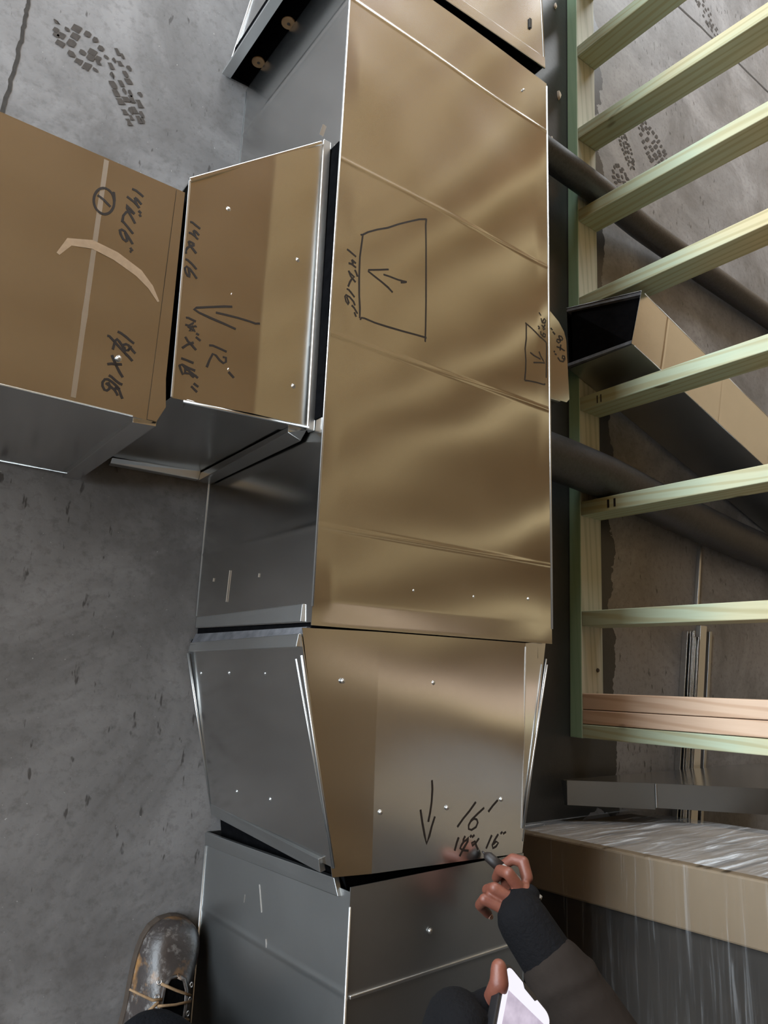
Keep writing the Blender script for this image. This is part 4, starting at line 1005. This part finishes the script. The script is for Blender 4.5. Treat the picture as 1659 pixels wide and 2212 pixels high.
M_EYE = plain('eye', (0.75, 0.73, 0.70), 0.2)

def capsule(mb, p, q, r0, r1, n=14):
    p = Vector(p); q = Vector(q)
    d = q - p
    d = d.normalized() if d.length > 1e-6 else Vector((0, 0, 1))
    pts, rs = [], []
    for k in range(5):
        a = math.pi / 2 * (1 - k / 4); pts.append(p - d * (r0 * math.sin(a))); rs.append(max(r0 * math.cos(a), r0 * 0.05))
    for k in range(1, 5):
        a = math.pi / 2 * k / 4; pts.append(q + d * (r1 * math.sin(a))); rs.append(max(r1 * math.cos(a), r1 * 0.05))
    pts.insert(5, q); rs.insert(5, r1)
    mb.tube(pts, rs, n)
def chain(mb, pts, n=14):
    for (p, r0), (q, r1) in zip(pts[:-1], pts[1:]): capsule(mb, p, q, r0, r1, n)
def fuse(mb, name, mat, parent, voxel, iters=4, **kw):
    o = mb.build(name, mat, parent, True, **kw)
    m = o.modifiers.new('fuse', 'REMESH'); m.mode = 'VOXEL'; m.voxel_size = voxel; m.use_smooth_shade = True
    m = o.modifiers.new('smooth', 'SMOOTH'); m.factor = 0.5; m.iterations = iters
    return o

pe = thing('person', (0.24, -1.0, 0), 'worker in dark jacket and black trousers writing on the duct, phone in other hand', 'person')

LW, LE, LS = (0.030, -0.392, 0.688), (-0.13, -0.60, 0.78), (-0.02, -0.79, 1.00)
RW, RE, RS = (0.321, -0.397, 0.507), (0.392, -0.585, 0.645), (0.40, -0.81, 0.93)
CH = (0.19, -0.84, 0.97)
PEL = (0.24, -1.15, 0.86)
HL, HR = (0.14, -1.14, 0.82), (0.34, -1.14, 0.82)
KL, KR = (0.01, -0.92, 0.47), (0.50, -0.97, 0.48)
AL, AR = (-0.035, -0.655, 0.09), (0.545, -1.12, 0.09)

bd = MB()
chain(bd, [(PEL, 0.11), ((0.215, -1.0, 0.93), 0.11), (CH, 0.12)])
chain(bd, [(LS, 0.055), (CH, 0.09), (RS, 0.055)])
chain(bd, [(CH, 0.07), ((0.19, -0.72, 1.03), 0.055), ((0.19, -0.64, 1.09), 0.052)])
chain(bd, [(LS, 0.05), (LE, 0.040), (LW, 0.025)])
chain(bd, [(RS, 0.05), (RE, 0.040), (RW, 0.025)])
chain(bd, [(HL, 0.085), (KL, 0.055), (AL, 0.036), ((-0.032, -0.625, 0.055), 0.028)])
chain(bd, [(HR, 0.085), (KR, 0.055), (AR, 0.036), ((0.55, -1.09, 0.055), 0.028)])
# head: skull, jaw, nose, ears; looking down at the duct
hc = Vector((0.19, -0.565, 1.135)); fw = Vector((0.05, 0.55, -0.83)).normalized(); upv = Vector((0, 0.83, 0.55)); sd_ = fw.cross(upv).normalized(); upv = sd_.cross(fw)
capsule(bd, hc - fw * 0.022, hc + fw * 0.012, 0.083, 0.078, 20)
capsule(bd, hc - upv * 0.05 + fw * 0.02, hc - upv * 0.085 + fw * 0.045, 0.055, 0.032)
capsule(bd, hc + fw * 0.085 + upv * 0.012, hc + fw * 0.105 - upv * 0.022, 0.010, 0.014)
capsule(bd, hc + fw * 0.078 - upv * 0.055 - sd_ * 0.018, hc + fw * 0.078 - upv * 0.055 + sd_ * 0.018, 0.010, 0.010)
for sg in (-1, 1):
    capsule(bd, hc + sd_ * sg * 0.082 + upv * 0.015, hc + sd_ * sg * 0.080 - upv * 0.02, 0.014, 0.010)
    capsule(bd, hc + fw * 0.07 + sd_ * sg * 0.034 + upv * 0.030, hc + fw * 0.072 + sd_ * sg * 0.014 + upv * 0.028, 0.012, 0.010)
# right hand, closed round the marker
chain(bd, [(RW, 0.026), ((0.325, -0.384, 0.494), 0.023)])
capsule(bd, (0.339, -0.366, 0.490), (0.314, -0.389, 0.486), 0.014, 0.014)
R_FINGERS = {
 'index': [((0.3511, -0.3490, 0.4860), 0.0092), ((0.3519, -0.3301, 0.4780), 0.0088), ((0.3471, -0.3286, 0.4620), 0.0082), ((0.3420, -0.3405, 0.4460), 0.0072)],
 'middle': [((0.3285, -0.3572, 0.4890), 0.0092), ((0.3146, -0.3394, 0.4840), 0.0088), ((0.3200, -0.3414, 0.4620), 0.0082), ((0.3295, -0.3566, 0.4450), 0.0072)],
 'ring': [((0.3127, -0.3699, 0.4860), 0.0090), ((0.2968, -0.3592, 0.4740), 0.0084), ((0.3027, -0.3676, 0.4530), 0.0078), ((0.3262, -0.3886, 0.4370), 0.0070)],
 'little': [((0.3029, -0.3838, 0.4810), 0.0084), ((0.2846, -0.3742, 0.4660), 0.0078), ((0.2929, -0.3879, 0.4480), 0.0072), ((0.3217, -0.4071, 0.4360), 0.0066)],
 'thumb': [((0.3323, -0.3809, 0.4800), 0.0125), ((0.3416, -0.3734, 0.4580), 0.0110), ((0.3510, -0.3616, 0.4460), 0.0098), ((0.3443, -0.3506, 0.4400), 0.0088)],
}

for ch in R_FINGERS.values(): chain(bd, ch, 12)
# left hand behind the phone, thumb over its edge
PA = Vector((0.0873, -0.3425, 0.700)); PB = Vector((0.1324, -0.3965, 0.722))
pab = (PB - PA).normalized(); pl = Vector((-0.7459, -0.4077, 0.5268)); pl = (pl - pab * pl.dot(pab)).normalized(); pn = pl.cross(pab).normalized()
PWD, PLN = 0.0737, 0.152
def pp(a, l, h): return PA + pab * a + pl * l + pn * h
chain(bd, [(LW, 0.026), (tuple(pp(-0.006, 0.075, -0.030)), 0.022), (tuple(pp(0.03, 0.055, -0.034)), 0.019)])
L_FINGERS = {
 'thumb': [((0.052, -0.390, 0.692), 0.0120), ((0.064, -0.374, 0.706), 0.0105), ((0.062, -0.355, 0.716), 0.0098), ((0.0635, -0.342, 0.714), 0.0080)],
}
for i, (l0, rr) in enumerate(((0.030, 0.0095), (0.050, 0.0100), (0.070, 0.0098), (0.088, 0.0085))):
    L_FINGERS['f%d' % i] = [(tuple(pp(0.004, l0 + 0.012, -0.034)), rr), (tuple(pp(0.040, l0 + 0.004, -0.028)), rr), (tuple(pp(0.070, l0, -0.022)), rr * 0.95), (tuple(pp(0.0815, l0 - 0.002, -0.008)), rr * 0.85)]
for ch in L_FINGERS.values(): chain(bd, ch, 12)
fuse(bd, 'body', M_SKIN, pe, 0.0022, 1)

def nail(tip, prev, up, parent=pe):
    tip = Vector(tip); d = (tip - Vector(prev)).normalized(); up = Vector(up); up = (up - d * up.dot(d)).normalized(); s_ = d.cross(up)
    mb = MB(); c = tip + up * 0.0068 + d * 0.002
    pts = []
    for k in range(10):
        a = 2 * math.pi * k / 10
        pts.append(c + d * math.cos(a) * 0.0055 + s_ * math.sin(a) * 0.0042 - up * (0.0018 * math.sin(a) ** 2))
    mb.add([q for q in pts] + [q - up * 0.002 for q in pts], [tuple(range(10))] + [(k, 10 + k, 10 + (k + 1) % 10, (k + 1) % 10) for k in range(10)])
    mb.build('finger_nail', M_NAIL, parent, True)
camdir = Vector((-0.6, 0.2, 0.75))
nail(R_FINGERS['index'][3][0], R_FINGERS['index'][2][0], camdir)
nail(R_FINGERS['thumb'][3][0], R_FINGERS['thumb'][2][0], camdir)
nail(R_FINGERS['little'][3][0], R_FINGERS['little'][2][0], camdir)
nail(R_FINGERS['ring'][3][0], R_FINGERS['ring'][2][0], camdir)
for sg in (-1, 1):
    e = MB(); capsule(e, hc + fw * 0.073 + sd_ * sg * 0.031 + upv * 0.010, hc + fw * 0.0735 + sd_ * sg * 0.031 + upv * 0.010, 0.011, 0.011, 12); e.build('eye', M_EYE, pe, True)
hr = MB(); capsule(hr, hc - fw * 0.030 + upv * 0.016, hc - fw * 0.004 + upv * 0.036, 0.086, 0.070, 20); capsule(hr, hc - fw * 0.05 - upv * 0.02, hc - fw * 0.02 + upv * 0.02, 0.070, 0.075, 20)
fuse(hr, 'hair', M_HAIR, pe, 0.006)

def vl(a, b, t): return tuple(Vector(a).lerp(Vector(b), t))
# jacket
jk = MB()
chain(jk, [((0.24, -1.13, 0.88), 0.145), ((0.215, -1.0, 0.94), 0.145), (CH, 0.15)])
chain(jk, [(LS, 0.085), (CH, 0.12), (RS, 0.085)])
chain(jk, [(LS, 0.080), (LE, 0.058), (vl(LE, LW, 0.60), 0.042)])
chain(jk, [(RS, 0.080), (RE, 0.056), (vl(RE, RW, 0.50), 0.051), (vl(RE, RW, 0.70), 0.0465)])
# wrinkle rolls on the forearm sleeve
for t_ in (0.36, 0.50, 0.64):
    c_ = Vector(vl(RE, RW, t_)); ax = (Vector(RW) - Vector(RE)).normalized(); o1 = ax.orthogonal().normalized(); o2 = ax.cross(o1)
    ring = [c_ + (o1 * math.cos(a) + o2 * math.sin(a)) * 0.0440 + ax * 0.007 * math.sin(a * 2 + t_ * 9) for a in [2 * math.pi * k / 16 for k in range(17)]]
    jk.tube(ring, 0.0085, 8, False)
fuse(jk, 'jacket', M_SLEEVE, pe, 0.006, 3, label='dark brown jacket')
# knit wrist gaiters reaching over the palms
gv = MB()
chain(gv, [(vl(RE, RW, 0.66), 0.039), (RW, 0.0370), ((0.3275, -0.389, 0.496), 0.0325)])
capsule(gv, (0.345, -0.374, 0.493), (0.318, -0.394, 0.490), 0.0195, 0.0195)
fuse(gv, 'glove', M_KNIT, pe, 0.0032, 2, label='black fingerless glove on the writing hand')
gv = MB()
chain(gv, [(vl(LE, LW, 0.55), 0.037), (LW, 0.030), (tuple(pp(-0.006, 0.078, -0.032)), 0.026), (tuple(pp(0.024, 0.060, -0.036)), 0.0225)])
capsule(gv, (0.040, -0.396, 0.690), (0.064, -0.381, 0.699), 0.0200, 0.0165)
fuse(gv, 'glove', M_KNIT, pe, 0.0032, 2, label='black fingerless glove on the phone hand')
# trousers
tz = MB()
chain(tz, [((0.24, -1.17, 0.87), 0.145), ((0.24, -1.13, 0.82), 0.14)])
chain(tz, [(HL, 0.115), (KL, 0.082), (vl(KL, AL, 0.80), 0.072), ((-0.052, -0.634, 0.150), 0.070)])
capsule(tz, (-0.058, -0.628, 0.135), (-0.046, -0.640, 0.135), 0.066, 0.066)
chain(tz, [(HR, 0.115), (KR, 0.082), (vl(KR, AR, 0.80), 0.070), (vl(KR, AR, 0.88), 0.066)])
fuse(tz, 'trousers', M_TROUSER, pe, 0.006, 4, label='black work trousers')

# boots
def leather():
    m, nt, b = new_mat('scuffed_boot_leather')
    v = coords(nt)
    f = ntex(nt, v, 22, 6, 0.65)
    c = mix(nt, f, (0.018, 0.014, 0.013), (0.075, 0.062, 0.057))
    sc = ramp(nt, ntex(nt, v, 14, 4, 0.6), [(0.53, 0.0), (0.62, 0.9)])
    c = mix(nt, sc, c, (0.30, 0.155, 0.055))
    gr = ramp(nt, ntex(nt, v, 48, 5, 0.7), [(0.54, 0.0), (0.68, 0.75)])
    c = mix(nt, gr, c, (0.27, 0.25, 0.235))
    nt.links.new(c, b.inputs['Base Color'])
    nt.links.new(math_(nt, 'ADD', math_(nt, 'MULTIPLY', f, 0.3), 0.22), b.inputs['Roughness'])
    bump(nt, b, mix(nt, 0.5, f, ntex(nt, v, 130, 4, 0.6)), 0.45, 0.003)
    return m
M_LEATHER = leather()
M_SOLE = plain('boot_sole', (0.05, 0.035, 0.025), 0.8, nscale=60, var=0.4)
M_LACE = plain('boot_lace', (0.30, 0.19, 0.10), 0.8, nscale=200, var=0.4)
M_EYELET = plain('steel_eyelet', (0.45, 0.42, 0.40), 0.35, metallic=1.0)

def boot(toe, heel, label):
    toe = Vector((*toe, 0)); heel = Vector((*heel, 0)); d = (toe - heel); Ln = d.length; d = d.normalized(); s_ = Vector((d.y, -d.x, 0))
    # stations from heel to toe: t, half width, upper height, side offset
    stn = [(0.00, 0.018, 0.070), (0.03, 0.030, 0.078), (0.10, 0.037, 0.092), (0.22, 0.037, 0.105), (0.34, 0.0365, 0.112), (0.46, 0.039, 0.106), (0.56, 0.0435, 0.096), (0.66, 0.0475, 0.083),
           (0.76, 0.0500, 0.071), (0.85, 0.0490, 0.063), (0.92, 0.0430, 0.055), (0.97, 0.0310, 0.044), (1.00, 0.0130, 0.028)]
    mb = MB(); n = 20; base = 0
    for t_, hw, hh in stn:
        c_ = heel + d * (Ln * t_)
        for k in range(n):
            a = math.pi * 2 * k / n
            ex = 0.62
            ca_, sa_ = math.cos(a), math.sin(a)
            X = math.copysign(abs(ca_) ** ex, ca_) * hw
            if sa_ < 0: zq = 0.012
            else: zq = 0.014 + (hh - 0.014) * sa_ ** 0.75
            taper = 1.0 - 0.35 * (max(0, zq - 0.03) / 0.09)
            mb.v.append(c_ + s_ * X * taper + Vector((0, 0, zq)))
    for i in range(len(stn) - 1):
        for k in range(n):
            k2 = (k + 1) % n
            mb.f.append((i * n + k, i * n + k2, (i + 1) * n + k2, (i + 1) * n + k))
    mb.f.append(tuple(range(n))); mb.f.append(tuple((len(stn) - 1) * n + k for k in reversed(range(n))))
    up_ = mb.build('boot', M_LEATHER, pe, True, label=label)
    m = up_.modifiers.new('sub', 'SUBSURF'); m.levels = 1; m.render_levels = 2
    # sole welt following the outline
    mb = MB(); rim = []
    for t_, hw, hh in stn: rim.append(heel + d * (Ln * t_) + s_ * (hw + 0.0018))
    rim.append(toe + d * 0.002)
    for t_, hw, hh in reversed(stn): rim.append(heel + d * (Ln * t_) - s_ * (hw + 0.0018))
    m_ = len(rim)
    mb.add([q + Vector((0, 0, 0.001)) for q in rim] + [q + Vector((0, 0, 0.018)) for q in rim], [tuple(reversed(range(m_))), tuple(range(m_, 2 * m_))] + [(k, (k + 1) % m_, m_ + (k + 1) % m_, m_ + k) for k in range(m_)])
    mb.build('sole', M_SOLE, up_, bevel=0.002)
    # shaft
    mb = MB(); cs = heel + d * (Ln * 0.24)
    mb.tube([cs + Vector((0, 0, 0.05)), cs + Vector((0, 0, 0.10)), cs - d * 0.006 + Vector((0, 0, 0.16)), cs - d * 0.01 + Vector((0, 0, 0.20))], [0.046, 0.047, 0.049, 0.050], 20)
    mb.build('shaft', M_LEATHER, up_, True)
    # open throat, tongue, eyelets and laces
    def P(t_, x, z): return heel + d * (Ln * t_) + s_ * x + Vector((0, 0, z))
    mb = MB(); rim = [P(0.72, 0.0, 0.0765), P(0.705, 0.010, 0.078), P(0.66, 0.0165, 0.083), P(0.58, 0.018, 0.0935), P(0.44, 0.018, 0.107), P(0.44, -0.018, 0.107), P(0.58, -0.018, 0.0935), P(0.66, -0.0165, 0.083), P(0.705, -0.010, 0.078)]
    mb.add([q + Vector((0, 0, 0.0015)) for q in rim], [tuple(range(len(rim)))]); mb.build('throat', M_LINER, up_)
    mb = MB()
    mb.tube([P(0.725, -0.002, 0.076), P(0.71, 0.012, 0.0775), P(0.66, 0.019, 0.083), P(0.58, 0.0205, 0.0925), P(0.45, 0.0205, 0.106)], 0.0036, 8)
    mb.tube([P(0.725, 0.002, 0.076), P(0.71, -0.012, 0.0775), P(0.66, -0.019, 0.083), P(0.58, -0.0205, 0.0925), P(0.45, -0.0205, 0.106)], 0.0036, 8)
    mb.build('quarter_edge', M_LEATHER, up_, True)
    for t_, zz_ in ((0.685, 0.080), (0.615, 0.089), (0.55, 0.0965)):
        for sg in (-1, 1):
            e = MB(); e.ring(P(t_, sg * 0.0275, zz_ - 0.0025), (s_ * sg * 0.5 + Vector((0, 0, 0.85)) + d * 0.3), 0.0033, 0.0011, 12, 6); e.build('eyelet', M_EYELET, up_, True)
    for (ta, xa), (tb, xb), ze in (((0.685, -0.027), (0.64, 0.027), 0.085), ((0.615, 0.027), (0.58, -0.027), 0.093), ((0.55, -0.027), (0.53, 0.027), 0.101)):
        lm = MB(); a_, b_ = P(ta, xa, ze), P(tb, xb, ze + 0.003); mid = a_.lerp(b_, 0.5) + Vector((0, 0, 0.004))
        lm.tube([a_, a_.lerp(mid, 0.6), mid, mid.lerp(b_, 0.5), b_], 0.0021, 8); lm.build('lace', M_LACE, up_, True)
    lm = MB(); lm.tube([P(0.615, -0.022, 0.094), P(0.605, -0.036, 0.092), P(0.615, -0.052, 0.082), P(0.63, -0.070, 0.074)], [0.0022, 0.0024, 0.002, 0.0016], 8); lm.build('lace', M_LACE, up_, True)
    lm = MB(); lm.tube([P(0.60, -0.026, 0.094), P(0.55, -0.036, 0.092), P(0.50, -0.030, 0.100)], [0.0028, 0.0032, 0.0022], 8); lm.build('lace', M_LACE, up_, True)
boot((0.014, -0.478), (-0.052, -0.722), 'scuffed brown leather boot beside the lower duct')
boot((0.60, -0.96), (0.53, -1.225), 'scuffed leather boot on the far side')

# ------------------------------------------------------------------ marker and phone
mk = thing('marker_pen', (0.324, -0.324, 0.4195), 'black-tipped marker pen held against the transition', 'marker')
m0 = Vector((0.3235, -0.3245, 0.4205)); md = (Vector((0.346, -0.362, 0.484)) - m0).normalized()
s = MB(); s.tube([m0, m0 + md * 0.006], [0.0012, 0.0022], 10); s.build('tip', M_INK, mk, True)
s = MB(); s.tube([m0 + md * 0.006, m0 + md * 0.012, m0 + md * 0.036], [0.0040, 0.0078, 0.0085], 16); s.build('collar', M_INK, mk, True)
M_PEN = plain('grey_pen_barrel', (0.42, 0.40, 0.37), 0.4)
s = MB(); s.tube([m0 + md * 0.036, m0 + md * 0.040, m0 + md * 0.105], [0.0072, 0.0078, 0.0078], 16); s.build('barrel', M_PEN, mk, True)

ph = thing('phone', tuple(PA), 'phone in black case with bright lit screen in the worker\'s left hand', 'phone')
M_CASE = plain('black_phone_case', (0.010, 0.010, 0.012), 0.45)
def rrect(a0, a1, l0, l1, r, h):
    out = []
    for (ca_, cl_, st) in ((a1 - r, l1 - r, 0), (a0 + r, l1 - r, 90), (a0 + r, l0 + r, 180), (a1 - r, l0 + r, 270)):
        for k in range(6):
            a = math.radians(st + 90 * k / 5); out.append(pp(ca_ + r * math.cos(a), cl_ + r * math.sin(a), h))
    return out
def slab(a0, a1, l0, l1, r, h0, h1):
    A_, B_ = rrect(a0, a1, l0, l1, r, h0), rrect(a0, a1, l0, l1, r, h1); n_ = len(A_)
    mb = MB(); mb.add(A_ + B_, [tuple(reversed(range(n_))), tuple(range(n_, 2 * n_))] + [(k, (k + 1) % n_, n_ + (k + 1) % n_, n_ + k) for k in range(n_)]); return mb
slab(0, PWD, 0, PLN, 0.011, -0.011, 0.0).build('case', M_CASE, ph, bevel=0.0012)
def screen_mat():
    m, nt, b = new_mat('phone_screen')
    b.inputs['Base Color'].default_value = (0.02, 0.02, 0.02, 1); b.inputs['Roughness'].default_value = 0.15
    v = coords(nt)
    f = ntex(nt, coords(nt, (30, 60, 10), (0.3, 0.2, 0.6)), 1.0, 3, 0.6)
    c = mix(nt, ramp(nt, f, [(0.38, 0.0), (0.7, 1.0)]), (0.46, 0.40, 0.52), (0.68, 0.60, 0.74))
    nt.links.new(c, b.inputs['Emission Color']); b.inputs['Emission Strength'].default_value = 1.0
    return m
M_SCREEN = screen_mat()
M_SCREEN_W = new_mat('phone_screen_white')[0]
_b = M_SCREEN_W.node_tree.nodes['Principled BSDF']; _b.inputs['Emission Color'].default_value = (0.90, 0.88, 1.0, 1); _b.inputs['Emission Strength'].default_value = 1.0; _b.inputs['Base Color'].default_value = (0.02, 0.02, 0.02, 1)
scr = slab(0.004, PWD - 0.004, 0.004, PLN - 0.004, 0.008, 0.0002, 0.0008).build('screen', M_SCREEN_W, ph)
s = MB(); s.add([pp(0.010, 0.030, 0.0011), pp(PWD - 0.006, 0.020, 0.0011), pp(PWD - 0.006, PLN - 0.03, 0.0011), pp(0.008, PLN - 0.03, 0.0011)], [(0, 1, 2, 3)]); s.build('displayed_picture', M_SCREEN, scr, label='pale lilac picture on the screen')
s = MB(); q = [pp(0.026, 0.0035, 0.0012), pp(0.030, 0.009, 0.0012), pp(0.046, 0.009, 0.0012), pp(0.050, 0.0035, 0.0012)]; s.add(q, [(0, 1, 2, 3)]); s.build('notch', M_CASE, scr)
